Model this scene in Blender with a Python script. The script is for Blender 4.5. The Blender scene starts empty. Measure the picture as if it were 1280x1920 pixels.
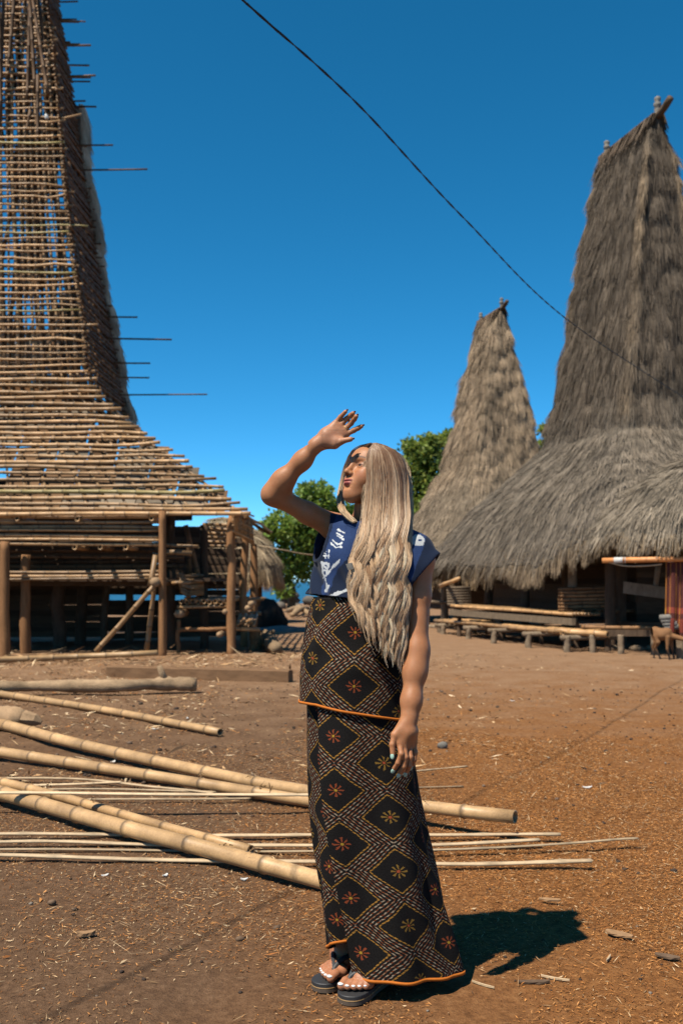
import bpy, bmesh, math, random
import numpy as np
from mathutils import Vector, Matrix

# ------------------------------------------------------------------ camera, sky, sun, exposure
SC = bpy.context.scene
F, CX, HY, CH = 1900.0, 640.0, 1090.0, 1.25      # focal length / principal column / horizon row (photo pixels), eye height (m)
cam_d = bpy.data.cameras.new('camera'); cam = bpy.data.objects.new('camera', cam_d)
SC.collection.objects.link(cam); SC.camera = cam
cam.location = (0, 0, CH); cam.rotation_euler = (math.radians(90), 0, 0)
cam_d.sensor_fit = 'VERTICAL'; cam_d.sensor_height = 36.0; cam_d.lens = F/1920*36.0
cam_d.shift_y = (HY-960)/1920; cam_d.clip_start = 0.05; cam_d.clip_end = 60000
cam_d.dof.use_dof = True; cam_d.dof.focus_distance = 3.08; cam_d.dof.aperture_fstop = 5.0

SUN_DIR = Vector((-0.43, -0.40, 1.0)).normalized()            # towards the sun
world = bpy.data.worlds.new('World'); SC.world = world; world.use_nodes = True
wn, wl = world.node_tree.nodes, world.node_tree.links
wn.clear()
sky = wn.new('ShaderNodeTexSky'); sky.sky_type = 'NISHITA'; sky.sun_disc = False
sky.sun_elevation = math.asin(SUN_DIR.z); sky.sun_rotation = math.atan2(SUN_DIR.x, SUN_DIR.y)
sky.altitude = 0; sky.air_density = 0.42; sky.dust_density = 0.0; sky.ozone_density = 6.0
hs = wn.new('ShaderNodeHueSaturation'); hs.inputs['Saturation'].default_value = 1.24; hs.inputs['Hue'].default_value = 0.480
hs.inputs['Value'].default_value = 1.0
bg = wn.new('ShaderNodeBackground'); bg.inputs['Strength'].default_value = 0.118
wo = wn.new('ShaderNodeOutputWorld')
wl.new(sky.outputs[0], hs.inputs['Color']); wl.new(hs.outputs[0], bg.inputs['Color']); wl.new(bg.outputs[0], wo.inputs['Surface'])

sun_d = bpy.data.lights.new('sun', 'SUN'); sun_d.energy = 5.0; sun_d.angle = math.radians(0.53); sun_d.color = (1.0, 0.92, 0.79)
sun = bpy.data.objects.new('sun', sun_d); SC.collection.objects.link(sun)
sun.rotation_euler = (-SUN_DIR).to_track_quat('-Z', 'Y').to_euler(); sun.location = (-20, -20, 40)

SC.view_settings.view_transform = 'Standard'; SC.view_settings.look = 'None'
SC.view_settings.gamma = 1.0; SC.view_settings.use_curve_mapping = False
SC.view_settings.exposure = 0.8
SC.render.engine = 'CYCLES'
SC.cycles.use_denoising = True
SC.cycles.max_bounces = 6; SC.cycles.diffuse_bounces = 3; SC.cycles.transparent_max_bounces = 8
SC.cycles.sample_clamp_indirect = 4.0

# ------------------------------------------------------------------ helpers
rng = np.random.default_rng(11); random.seed(5)
A = lambda *v: np.array(v, float)
def at(px, py, Y): return np.array([(px-CX)/F*Y, Y, CH+(HY-py)/F*Y])
def gp(px, py, z=0.0): return at(px, py, (CH-z)*F/(py-HY))
def ip(x, xs, ys): return np.interp(x, xs, ys)
def nrm(v): v = np.asarray(v, float); return v/np.maximum(np.linalg.norm(v, axis=-1, keepdims=True), 1e-9)

def mk(name, V, Fc, mat, parent=None, smooth=True, col=None, uv=None, kind=None):
    V = np.asarray(V, np.float32)
    me = bpy.data.meshes.new(name)
    if isinstance(Fc, np.ndarray):
        n, k = Fc.shape
        me.vertices.add(len(V)); me.vertices.foreach_set('co', V.ravel())
        me.loops.add(n*k); me.loops.foreach_set('vertex_index', Fc.astype(np.int32).ravel())
        me.polygons.add(n); me.polygons.foreach_set('loop_start', np.arange(0, n*k, k, dtype=np.int32))
        me.update(calc_edges=True)
    else:
        me.from_pydata(V.tolist(), [], Fc)
    if smooth: me.polygons.foreach_set('use_smooth', np.ones(len(me.polygons), bool))
    if col is not None:
        c = np.ones((len(V), 4), np.float32); c[:, :3] = col
        a = me.color_attributes.new('col', 'FLOAT_COLOR', 'POINT'); a.data.foreach_set('color', c.ravel())
    if uv is not None:
        l = me.uv_layers.new(name='UVMap'); vi = np.empty(len(me.loops), np.int32)
        me.loops.foreach_get('vertex_index', vi); l.data.foreach_set('uv', np.asarray(uv, np.float32)[vi].ravel())
    me.materials.append(mat); me.update()
    o = bpy.data.objects.new(name, me); SC.collection.objects.link(o)
    if parent is not None: adopt(o, parent)
    if kind: o['kind'] = kind
    return o
WLOC = {}
def adopt(o, p):
    o.parent = p
    o.matrix_parent_inverse = Matrix.Translation(-Vector(WLOC.get(p.name, (0, 0, 0))))
def thing(name, label, cat, loc, group=None):
    o = bpy.data.objects.new(name, None); SC.collection.objects.link(o); o.empty_display_size = 0.2
    o.location = tuple(float(v) for v in loc); WLOC[o.name] = tuple(o.location)
    return tag(o, label, cat, group)
def tag(o, label, cat, group=None):
    o['label'] = label; o['category'] = cat
    if group: o['group'] = group
    return o
def struct(o): o['kind'] = 'structure'; return o

def join(parts):
    Vs, Fs, Cs, n = [], [], [], 0
    for p in parts:
        V, Fc = p[0], p[1]
        Vs.append(V); Fs += [[i+n for i in f] for f in (Fc.tolist() if isinstance(Fc, np.ndarray) else Fc)]
        Cs.append(p[2] if len(p) > 2 and p[2] is not None else np.ones((len(V), 3))); n += len(V)
    return np.vstack(Vs), Fs, np.vstack(Cs)
def bez(pts, n):
    """smooth curve through pts (Catmull-Rom)"""
    P = np.asarray(pts, float); P = np.vstack([2*P[0]-P[1], P, 2*P[-1]-P[-2]])
    t = np.linspace(0, len(P)-3-1e-6, n); i = t.astype(int); f = (t-i)[:, None]
    a, b, c, d = P[i], P[i+1], P[i+2], P[i+3]
    return 0.5*((2*b)+(c-a)*f+(2*a-5*b+4*c-d)*f**2+(3*b-a-3*c+d)*f**3)
def frames(P):
    T = nrm(np.gradient(P, axis=0)); up = A(0, 0, 1) if abs(T[0][2]) < 0.9 else A(0, 1, 0)
    N = np.zeros_like(P); N[0] = nrm(np.cross(T[0], up))
    for i in range(1, len(P)):
        v = N[i-1]-T[i]*np.dot(N[i-1], T[i]); N[i] = nrm(v)
    return T, N, np.cross(T, N)
def tube(P, R, sides=8, col=None, caps=True, flat=1.0, jitter=0.0):
    P = np.asarray(P, float); R = np.broadcast_to(np.asarray(R, float), (len(P),))
    T, N, B = frames(P); th = np.linspace(0, 2*math.pi, sides, endpoint=False)
    rr = R[:, None]*(1+jitter*rng.normal(size=(len(P), sides)))
    V = P[:, None, :]+rr[..., None]*(np.cos(th)[None, :, None]*N[:, None, :]+flat*np.sin(th)[None, :, None]*B[:, None, :])
    n = len(P); Fc = []
    for i in range(n-1):
        for j in range(sides):
            k = (j+1) % sides
            Fc.append([i*sides+j, i*sides+k, (i+1)*sides+k, (i+1)*sides+j])
    if caps: Fc.append(list(range(sides))[::-1]); Fc.append([(n-1)*sides+j for j in range(sides)])
    C = None
    if col is not None:
        C = np.repeat(np.broadcast_to(np.asarray(col, float), (n, 3)), sides, axis=0)
    return V.reshape(-1, 3), Fc, C
def bamboo(p0, p1, r0, r1, sides=7, gap=0.4, sag=None, tone=(1, 1, 1), wob=0.0, mids=None, hollow=False):
    """a bamboo culm: straight or bent axis, swollen darker nodes"""
    p0, p1 = np.asarray(p0, float), np.asarray(p1, float)
    ctrl = bez([p0]+([] if mids is None else list(mids))+[p1], 60)
    L = np.linalg.norm(np.diff(ctrl, axis=0), axis=1).sum(); s = []
    x = gap*rng.uniform(0.2, 0.9)
    ts, rs, cs = [0.0], [1.0], [1.0]
    while x < L-0.05:
        w = min(0.013, r0*0.45)
        for dx, r_, c_ in ((-w*1.6, 0.97, 1.0), (-w*0.3, 1.10, 0.34), (w*0.3, 1.12, 0.5), (w*1.4, 0.97, 1.13)):
            ts.append((x+dx)/L); rs.append(r_); cs.append(c_)
        x += gap*rng.uniform(0.8, 1.2)
    ts.append(1.0); rs.append(1.0); cs.append(1.0)
    ts = np.clip(ts, 0, 1); arc = np.concatenate([[0], np.cumsum(np.linalg.norm(np.diff(ctrl, axis=0), axis=1))])/L
    P = np.stack([np.interp(ts, arc, ctrl[:, k]) for k in range(3)], 1)
    if sag is not None: P = P+np.asarray(sag)[None, :]*(4*ts*(1-ts))[:, None]
    if wob: 
        ph = rng.uniform(0, 6, 2); P[:, 2] += wob*np.sin(ts*9+ph[0]); P[:, 1] += wob*np.sin(ts*7+ph[1])
    R = (r0+(r1-r0)*ts)*np.array(rs)
    C = np.array(cs)[:, None]*np.asarray(tone)[None, :]
    C = C*(1+0.10*np.sin(ts*23+rng.uniform(0, 6)))[:, None]
    V, Fc, C = tube(P, R, sides, C, caps=not hollow)
    if hollow:   # open ends with a wall and a dark bore
        for e, base in ((0, 0), (len(P)-1, (len(P)-1)*sides)):
            ring = V[base:base+sides]; c = P[e]; d = (P[1]-P[0]) if e == 0 else (P[-2]-P[-1]); d = nrm(d)
            inner = c+(ring-c)*0.72; deep = inner+d*r0*2.0; n = len(V)
            V = np.vstack([V, inner, deep]); C = np.vstack([C, np.full((sides, 3), 0.8), np.full((sides, 3), 0.25)])
            for j in range(sides):
                k = (j+1) % sides
                Fc.append([base+j, base+k, n+k, n+j]); Fc.append([n+j, n+k, n+sides+k, n+sides+j])
            Fc.append([n+sides+j for j in range(sides)])
    return V, Fc, C
def boxm(c, ax, ay, az, jit=0.0):
    """box with centre and three half-axis vectors, slightly chamfered by jitter"""
    c, ax, ay, az = (np.asarray(v, float) for v in (c, ax, ay, az)); V = []
    for i in (-1, 1):
        for j in (-1, 1):
            for k in (-1, 1): V.append(c+ax*i+ay*j+az*k+jit*rng.normal(size=3))
    return np.array(V), [[0, 1, 3, 2], [4, 6, 7, 5], [0, 4, 5, 1], [2, 3, 7, 6], [0, 2, 6, 4], [1, 5, 7, 3]], None
def hash3(i, j, k, s):
    n = (i*374761393+j*668265263+k*2147483647+s*974634777) & 0xffffffff
    n = ((n ^ (n >> 13))*1274126177) & 0xffffffff
    return ((n ^ (n >> 16)) & 0xffff)/65535.0
def vnoise(P, seed=0):
    P = np.asarray(P, float); I = np.floor(P).astype(np.int64); f = P-I; f = f*f*(3-2*f); out = 0
    for a in (0, 1):
        for b in (0, 1):
            for c in (0, 1):
                w = (f[..., 0] if a else 1-f[..., 0])*(f[..., 1] if b else 1-f[..., 1])*(f[..., 2] if c else 1-f[..., 2])
                out = out+w*hash3(I[..., 0]+a, I[..., 1]+b, I[..., 2]+c, seed)
    return out*2-1
def fbm(P, seed=0, o=3):
    P = np.asarray(P, float); return sum(vnoise(P*2**i, seed+i)/2**i for i in range(o))
def blades(P, D, N, length, width, col, bend=0.0, sidev=None):
    """flat tapering blades: root P, direction D, face normal N -> quads"""
    D = nrm(D); S = nrm(np.cross(D, N)) if sidev is None else sidev
    L = np.asarray(length)[:, None]; w = np.asarray(width)[:, None]
    E = P+D*L+N*(bend*L)
    V = np.stack([P-S*w, P+S*w, E+S*w*0.35, E-S*w*0.35], 1).reshape(-1, 3)
    return V, np.arange(len(P)*4).reshape(-1, 4), np.repeat(col, 4, axis=0)
def ico(c, r, sub=2, amp=0.2, seed=0, sq=(1, 1, 1), freq=1.6):
    bm = bmesh.new(); bmesh.ops.create_icosphere(bm, subdivisions=sub, radius=1.0)
    V = np.array([v.co[:] for v in bm.verts]); Fc = [[v.index for v in f.verts] for f in bm.faces]; bm.free()
    V = V*(1+amp*fbm(V*freq+seed*7.3, seed))[:, None]
    return np.asarray(c)+V*np.asarray(sq)*r, Fc, None

# ------------------------------------------------------------------ materials
ALB = 0.61                                  # all measured surface colours are scaled to the exposure by this one factor
class NT:
    def __init__(s, name):
        s.m = bpy.data.materials.new(name); s.m.use_nodes = True
        s.n, s.l = s.m.node_tree.nodes, s.m.node_tree.links; s.b = s.n['Principled BSDF']; s.out = s.n['Material Output']
    def new(s, t, **kw):
        o = s.n.new(t)
        for k, v in kw.items(): setattr(o, k, v)
        return o
    def link(s, a, b): s.l.new(a, b)
    def val(s, sock, v):
        if hasattr(v, 'is_output'): s.l.new(v, sock)
        else: sock.default_value = v
    def math(s, op, a, b=0.0, c=0.0):
        o = s.n.new('ShaderNodeMath'); o.operation = op
        for i, v in enumerate((a, b, c)): s.val(o.inputs[i], v)
        return o.outputs[0]
    def noise(s, vec, scale, detail=4, rough=0.55, stretch=None, dist=0.0):
        if stretch is not None:
            m = s.n.new('ShaderNodeMapping'); m.inputs['Scale'].default_value = stretch; s.l.new(vec, m.inputs[0]); vec = m.outputs[0]
        o = s.n.new('ShaderNodeTexNoise'); o.inputs['Scale'].default_value = scale; o.inputs['Detail'].default_value = detail
        o.inputs['Roughness'].default_value = rough; o.inputs['Distortion'].default_value = dist
        s.l.new(vec, o.inputs['Vector']); return o.outputs['Fac']
    def ramp(s, fac, stops):
        o = s.n.new('ShaderNodeValToRGB'); e = o.color_ramp.elements
        while len(e) < len(stops): e.new(0.5)
        for k, (p, c) in enumerate(stops): e[k].position = p; e[k].color = (*c, 1)
        s.l.new(fac, o.inputs[0]); return o.outputs[0]
    def mix(s, fac, a, b, mode='MIX'):
        o = s.n.new('ShaderNodeMix'); o.data_type = 'RGBA'; o.blend_type = mode
        s.val(o.inputs[0], fac)
        for sock, v in ((o.inputs[6], a), (o.inputs[7], b)):
            if hasattr(v, 'is_output'): s.l.new(v, sock)
            else: sock.default_value = (*v, 1)
        return o.outputs[2]
    def attr(s, n): o = s.n.new('ShaderNodeAttribute'); o.attribute_name = n; return o.outputs['Color']
    def coord(s, w='Object'): return s.n.new('ShaderNodeTexCoord').outputs[w]
    def bump(s, h, strength=0.3, dist=0.01):
        o = s.n.new('ShaderNodeBump'); o.inputs['Strength'].default_value = strength; o.inputs['Distance'].default_value = dist
        s.l.new(h, o.inputs['Height']); s.l.new(o.outputs[0], s.b.inputs['Normal'])
def pmat(name, base, var=0.35, scale=14, stretch=(1, 1, 1), rough=0.8, bump=0.3, bdist=0.006, spec=0.25, attr=True, rnd=0.2, tint=None, fine=60):
    """grainy procedural colour x optional point colours x per-object tone"""
    t = NT(name); v = t.coord()
    f = t.noise(v, scale, 5, 0.6, stretch); g = t.noise(v, fine, 3, 0.6, stretch)
    lo = [c*(1-var) for c in base]; hi = [min(1, c*(1+var)) for c in (tint or base)]
    c = t.ramp(f, [(0.28, lo), (0.72, hi)])
    c = t.mix(0.35, c, t.ramp(g, [(0.3, lo), (0.7, hi)]))
    if rnd:
        oi = t.new('ShaderNodeObjectInfo'); k = t.math('MULTIPLY_ADD', oi.outputs['Random'], 2*rnd, 1-rnd)
        cc = t.new('ShaderNodeCombineColor'); [t.link(k, cc.inputs[i]) for i in range(3)]
        c = t.mix(1.0, c, cc.outputs[0], 'MULTIPLY')
    if attr: c = t.mix(1.0, c, t.attr('col'), 'MULTIPLY')
    t.link(c, t.b.inputs['Base Color']); t.b.inputs['Roughness'].default_value = rough
    t.b.inputs['Specular IOR Level'].default_value = spec
    t.bump(g, bump, bdist)
    return t.m
M = {}
M['bamboo'] = pmat('bamboo_dry', (0.47, 0.265, 0.115), 0.38, 5, (1, 1, 1), 0.5, 0.15, 0.003, 0.4, rnd=0.28, tint=(0.54, 0.315, 0.14))
M['bamboo_old'] = pmat('bamboo_dark', (0.24, 0.125, 0.055), 0.4, 7, (1, 1, 1), 0.65, 0.2, 0.004, 0.25, rnd=0.35)  # darker, browner bamboo than the dry culms
M['cane'] = pmat('bamboo_split_pale', (0.60, 0.44, 0.27), 0.28, 8, (1, 1, 1), 0.6, 0.25, 0.003, 0.25, rnd=0.2)
M['pole'] = pmat('bamboo_ground_pole', (0.48, 0.285, 0.125), 0.42, 7, (1, 1, 1), 0.5, 0.12, 0.003, 0.45, rnd=0.1, tint=(0.50, 0.31, 0.145), fine=120)
M['post'] = pmat('timber_post', (0.30, 0.15, 0.066), 0.45, 6, (3, 3, 0.4), 0.8, 0.5, 0.012, 0.15, attr=False, rnd=0.2, fine=40)
M['wood'] = pmat('timber_aged', (0.13, 0.085, 0.055), 0.45, 6, (2, 2, 0.6), 0.85, 0.5, 0.01, 0.15, attr=False, rnd=0.25, fine=40)
M['beam'] = pmat('timber_sawn', (0.24, 0.135, 0.07), 0.35, 4, (0.6, 5, 5), 0.8, 0.4, 0.006, 0.15, attr=False, rnd=0, fine=40)
M['bark'] = pmat('log_bark', (0.38, 0.26, 0.155), 0.5, 7, (1, 2, 2), 0.9, 0.7, 0.012, 0.1, attr=True, rnd=0.05)
M['thatch'] = pmat('thatch_grass', (0.34, 0.29, 0.23), 0.35, 3, (1, 1, 1), 0.75, 0.2, 0.01, 0.2, rnd=0, fine=30)
M['stone'] = pmat('rough_stone', (0.17, 0.15, 0.13), 0.5, 4, (1, 1, 1), 0.9, 0.6, 0.02, 0.15, attr=False, rnd=0.35)
M['black2'] = pmat('dark_heap', (0.035, 0.028, 0.022), 0.5, 6, rough=0.95, bump=0.8, bdist=0.05, attr=False, rnd=0); M['tarp'] = pmat('tarp_grey', (0.22, 0.20, 0.18), 0.3, 12, rough=0.95, attr=False, rnd=0)
M['black'] = pmat('cable_rubber', (0.012, 0.011, 0.011), 0.3, 9, rough=0.55, bump=0.1, attr=False, rnd=0)
M['litter'] = pmat('ground_litter', (0.95, 0.95, 0.95), 0.05, 40, rough=0.9, bump=0.0, spec=0.1, rnd=0)

# ------------------------------------------------------------------ ground and sea
def gz(x, y):
    P = np.stack([np.asarray(x, float), np.asarray(y, float), np.zeros_like(np.asarray(x, float))], -1)
    z = 0.010*fbm(P*1.1, 3)+0.006*fbm(P*4.5, 9, 2)
    edge = np.clip((np.maximum(np.abs(P[..., 0])-55, P[..., 1]-58))/14, 0, 1)
    return z-14*edge**1.5
def make_ground():
    ys = np.concatenate([np.linspace(-60, 1.8, 14), np.linspace(2, 9, 230), np.linspace(9.1, 22, 130), np.linspace(22.5, 80, 60)])
    xs = np.concatenate([np.linspace(-80, -7.5, 24), np.linspace(-7, 7, 280), np.linspace(7.5, 80, 24)])
    X, Y = np.meshgrid(xs, ys); Z = gz(X, Y)
    V = np.stack([X, Y, Z], -1).reshape(-1, 3); nx, ny = len(xs), len(ys)
    i, j = np.meshgrid(np.arange(nx-1), np.arange(ny-1)); b = (j*nx+i).ravel()
    Fc = np.stack([b, b+1, b+nx+1, b+nx], 1)
    t = NT('dry_earth'); v = t.coord()
    big = t.noise(v, 0.35, 4, 0.6); mid = t.noise(v, 2.2, 5, 0.65); fine = t.noise(v, 26, 6, 0.7); vf = t.noise(v, 140, 3, 0.7)
    sx = t.new('ShaderNodeSeparateXYZ'); t.link(v, sx.inputs[0])
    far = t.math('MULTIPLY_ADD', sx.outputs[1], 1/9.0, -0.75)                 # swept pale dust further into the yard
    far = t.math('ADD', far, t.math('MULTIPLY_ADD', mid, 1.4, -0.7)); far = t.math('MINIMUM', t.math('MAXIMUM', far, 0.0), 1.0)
    rt = t.math('MULTIPLY_ADD', sx.outputs[0], 0.7, 0.42)                      # fibrous orange-brown earth where husks were worked
    rt = t.math('ADD', rt, t.math('MULTIPLY_ADD', big, 1.6, -0.8)); rt = t.math('MINIMUM', t.math('MAXIMUM', rt, 0.0), 1.0)
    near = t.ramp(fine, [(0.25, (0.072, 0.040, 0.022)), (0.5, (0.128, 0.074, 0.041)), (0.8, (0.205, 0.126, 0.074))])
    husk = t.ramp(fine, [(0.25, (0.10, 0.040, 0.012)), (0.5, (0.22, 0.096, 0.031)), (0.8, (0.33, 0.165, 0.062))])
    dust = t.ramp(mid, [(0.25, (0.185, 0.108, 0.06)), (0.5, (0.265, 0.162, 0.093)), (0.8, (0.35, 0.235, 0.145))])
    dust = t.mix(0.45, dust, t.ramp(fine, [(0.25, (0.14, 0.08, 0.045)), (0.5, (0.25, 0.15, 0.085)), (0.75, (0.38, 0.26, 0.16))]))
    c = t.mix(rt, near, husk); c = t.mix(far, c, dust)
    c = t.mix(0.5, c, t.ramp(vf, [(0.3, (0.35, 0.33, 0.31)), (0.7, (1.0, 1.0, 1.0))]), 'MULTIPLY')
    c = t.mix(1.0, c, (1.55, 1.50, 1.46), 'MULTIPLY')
    t.link(c, t.b.inputs['Base Color']); t.b.inputs['Roughness'].default_value = 0.95; t.b.inputs['Specular IOR Level'].default_value = 0.12
    h = t.math('ADD', t.math('MULTIPLY', fine, 1.0), t.math('MULTIPLY', vf, 0.45)); t.bump(h, 0.75, 0.022)
    struct(mk('ground', V, Fc, t.m))
    # the sea far below the village plateau
    t = NT('sea_water'); v = t.coord()
    n = t.noise(v, 0.02, 5, 0.6, (1, 4, 1)); t.link(t.ramp(n, [(0.3, (0.006, 0.07, 0.14)), (0.7, (0.012, 0.11, 0.19))]), t.b.inputs['Base Color'])
    t.b.inputs['Roughness'].default_value = 0.35; t.b.inputs['Specular IOR Level'].default_value = 0.4
    t.bump(t.noise(v, 0.25, 4, 0.6, (1, 3, 1)), 0.4, 0.6)
    S = 40000.0
    struct(mk('sea', [(-S, -200, -8), (S, -200, -8), (S, S, -8), (-S, S, -8)], [[0, 1, 2, 3]], t.m, smooth=False))
make_ground()

# ------------------------------------------------------------------ overhead cable (two twisted conductors), hung over the yard
def make_cable():
    pts = [at(455, 0, 5.18), at(670, 195, 6.3), at(870, 410, 8.0), at(1070, 605, 11.2), at(1280, 745, 17.0)]
    P = bez(pts, 160)
    a = P[0]; d0 = nrm(P[0]-P[6]); P = np.vstack([[a+d0*9+A(0, 0, .5)], [a+d0*4.5], P, [P[-1]+nrm(P[-1]-P[-8])*6]])
    P = bez(P, 900)
    s = np.concatenate([[0], np.cumsum(np.linalg.norm(np.diff(P, axis=0), axis=1))])
    T, N, B = frames(P); parts = []
    for k in (0, math.pi):
        an = (s*14+k)[:, None]
        parts.append(tube(P+0.0036*(np.cos(an)*N+np.sin(an)*B), 0.0037, 5))
    V, Fc, _ = join(parts)
    tag(mk('overhead_cable', V, Fc, M['black']), 'black twisted power cable crossing the open blue sky above the yard', 'cable')
make_cable()

# ------------------------------------------------------------------ house under construction: bare bamboo lattice roof
def make_lattice_house():
    X0 = -7.6
    H = thing('bamboo_house', 'unfinished tall house with bare bamboo lattice tower roof on timber posts', 'house', (X0, 20.4, 0))
    yy = [0, 100, 200, 300, 400, 500, 600, 690, 700, 720, 740, 760, 780, 800, 825, 850, 880, 905, 955]
    xx = [92, 105, 113, 122, 133, 145, 160, 168, 172, 185, 195, 215, 240, 262, 298, 330, 372, 405, 462]
    dY = lambda y: ip(y, [-260, 0, 700, 750, 800, 850, 900, 955], [21.3, 20.8, 19.3, 19.1, 18.8, 18.3, 17.7, 17.0])
    Xr = lambda y: at(ip(y, [-260]+yy, [66]+xx), 0, dY(y))[0] if np.isscalar(y) else None
    row = lambda y: at(0, y, dY(y))                       # gives Y and Z of a row
    # --- front battens, skirt and tower
    rows = [955]; y = 955.0
    while y > 712: y -= rng.uniform(9.6, 12.2); rows.append(y)
    while y > -250: y -= rng.uniform(11.2, 14.2); rows.append(y)
    for y in rows:
        q = row(y); xr = Xr(y)+rng.normal()*0.05; skirt = y > 705
        if not skirt and rng.random() < 0.12: xr += rng.uniform(0.1, 0.5)
        xl = 2*X0-Xr(y)
        r = rng.uniform(0.030, 0.042) if skirt else rng.uniform(0.020, 0.029)
        tn = np.array([1, 1, 1])*rng.uniform(0.8, 1.12)
        if rng.random() < 0.07: tn = np.array([0.72, 0.95, 0.8])
        z = q[2]; dz = rng.normal()*0.025
        mids = [A(xl+(xr-xl)*f, q[1]+rng.normal()*0.012, z+rng.normal()*0.012) for f in (0.3, 0.55, 0.7, 0.82, 0.92)]
        mk('roof_batten', *split(bamboo(A(xl, q[1], z), A(xr, q[1], z+dz), r*1.1, r*0.9, 6, rng.uniform(0.3, 0.42), tone=tn, mids=mids)), parent=H)
    # --- front rafters (inside the battens)
    ykeys = [950, 900, 850, 800, 760, 720, 690, 600, 450, 300, 150, 0, -120, -250]
    fr = list(np.linspace(0.04, 0.98, 17))
    for f in fr:
        pts = []
        for y in ykeys:
            q = row(y); pts.append(A(X0+(Xr(y)-X0)*f*0.985+rng.normal()*0.015, q[1]+0.06, q[2]-0.03))
        for part, (a, b) in (('rafter', (0, 7)), ('rafter', (6, len(pts)))):
            V = tube(bez(pts[a:b], 20), rng.uniform(0.020, 0.032), 6, np.full((20, 3), rng.uniform(0.45, 0.8)), jitter=0.05)
            mk(part, *split(V), parent=H)
    for f in fr[:10:3]:
        pts = [A(X0-(Xr(y)-X0)*f, row(y)[1]+0.06, row(y)[2]-0.03) for y in ykeys]
        mk('rafter', *split(tube(bez(pts, 24), 0.04, 6, np.full((24, 3), 0.7))), parent=H)
    # --- tower plan as a function of height: front plane, back plane, right edge
    yt = np.linspace(700, -250, 40); zt = np.array([row(v)[2] for v in yt]); Yf = np.array([row(v)[1] for v in yt]); Xt = np.array([Xr(float(v)) for v in yt])
    fY = lambda z: np.interp(z, zt, Yf); fX = lambda z: np.interp(z, zt, Xt); bY = lambda z: np.interp(z, [4.5, 9, 15.5], [22.1, 21.75, 21.6])
    z = 4.75
    while z < 15.2:                                    # right end face, battens running back; its shade is painted in as darker tone
        x = fX(z); ex = rng.uniform(0, 0.12)
        r = rng.uniform(0.02, 0.03)
        mk('end_batten', *split(bamboo(A(x-0.02, fY(z)-0.05-ex, z+rng.normal()*.02), A(x+0.02, bY(z)+0.1, z+rng.normal()*.03), r, r, 6, 0.38, tone=np.ones(3)*rng.uniform(0.45, 0.85))), parent=H, mat='bamboo_old')
        z += rng.uniform(0.085, 0.125)
    for f in (0.12, 0.36, 0.62, 0.86):
        pts = [A(fX(z)-0.05, fY(z)+(bY(z)-fY(z))*f, z) for z in np.linspace(4.6, 15.3, 7)]
        mk('rafter', *split(tube(bez(pts, 14), 0.045, 6, np.full((14, 3), 0.6))), parent=H, mat='bamboo_old')
    z = 4.9; longs = {5.35: 1.55, 5.75: 0.4, 5.95: 0.45, 6.45: 1.0, 6.85: 0.35, 9.9: 1.1, 10.5: 0.45}
    zs = []
    while z < 15.2: zs.append(z); z += rng.uniform(0.16, 0.22)
    for z in zs:                                       # back battens, some left long
        x = fX(z)+rng.uniform(0.0, 0.16)
        if z > 11.3: x += rng.uniform(0.05, 0.4)
        for k in list(longs):
            if abs(z-k) < 0.1: x = fX(z)+0.25+longs.pop(k)
        r = rng.uniform(0.018, 0.026); y = bY(z)+0.1
        if x-fX(z) > 0.5: y = bY(z)-0.35; x += 0.1
        mk('back_batten', *split(bamboo(A(2*X0-fX(z), y, z), A(x, y, z+rng.normal()*0.05-0.04*(x-fX(z))), r, r*0.8, 6, 0.4, tone=np.ones(3)*rng.uniform(0.5, 0.8), wob=0.01)), parent=H, mat='bamboo_old')
    for f in np.linspace(-0.6, 0.97, 12):              # back rafters
        pts = [A(X0+(fX(z)-X0)*f, bY(z)+0.05, z) for z in np.linspace(4.5, 15.2, 7)]
        mk('rafter', *split(tube(bez(pts, 14), rng.uniform(0.04, 0.06), 6, np.full((14, 3), rng.uniform(0.5, 0.8)), jitter=0.04)), parent=H)
    for a, b in (((-20, -60), (12, 70)), ((-12, 0), (20, 110)), ((18, 20), (40, 110)), ((20, -40), (30, 60))):   # loose diagonal struts in the top
        mk('strut', *split(bamboo(at(*a, 20.9), at(*b, 20.7), 0.03, 0.025, 6, 0.4, tone=np.ones(3)*.7)), parent=H, mat='bamboo_old')
    # inner poles of the core, seen through the lattice
    for k in range(58):
        x = rng.uniform(-7.6, -5.2); z0 = rng.uniform(4.6, 12.5); yb = rng.uniform(20.2, 21.5)
        z1_ = z0+rng.uniform(2, 4); x = min(x, fX(z0)-.2); x1_ = min(x+rng.normal()*.25, fX(z1_)-.2)
        mk('inner_pole', *split(bamboo(A(x, yb, z0), A(x1_, yb+.1, z1_), 0.04, 0.035, 6, 0.4, tone=np.ones(3)*rng.uniform(.5, .8))), parent=H, mat='bamboo_old')
    # --- thatch already laid on the back of the tower: a thick coat whose edge shows
    n = 2600; parts = []
    def coat(nb, zlo, zhi, fx0, edge, seed):
        zz = rng.uniform(zlo, zhi, nb); ff = rng.uniform(fx0, 1, nb)
        xr = fX(zz)+0.10+0.07*vnoise(np.stack([zz*1.8, zz*0, zz*0], -1), seed)+0.04*vnoise(np.stack([zz*5, zz*0, zz*0], -1), seed)
        x = X0+(xr-X0)*ff if not edge else xr-np.abs(rng.normal(size=nb))*0.03
        y = bY(zz)+rng.uniform(0.12, 0.5 if edge else 0.3, nb)
        if not edge:
            k = vnoise(np.stack([x*2.2, zz*0, zz*1.1], -1), 3) > (-.15 if zlo < 7 else .02); zz, x, y = zz[k], x[k], y[k]; nb = len(zz)
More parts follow.
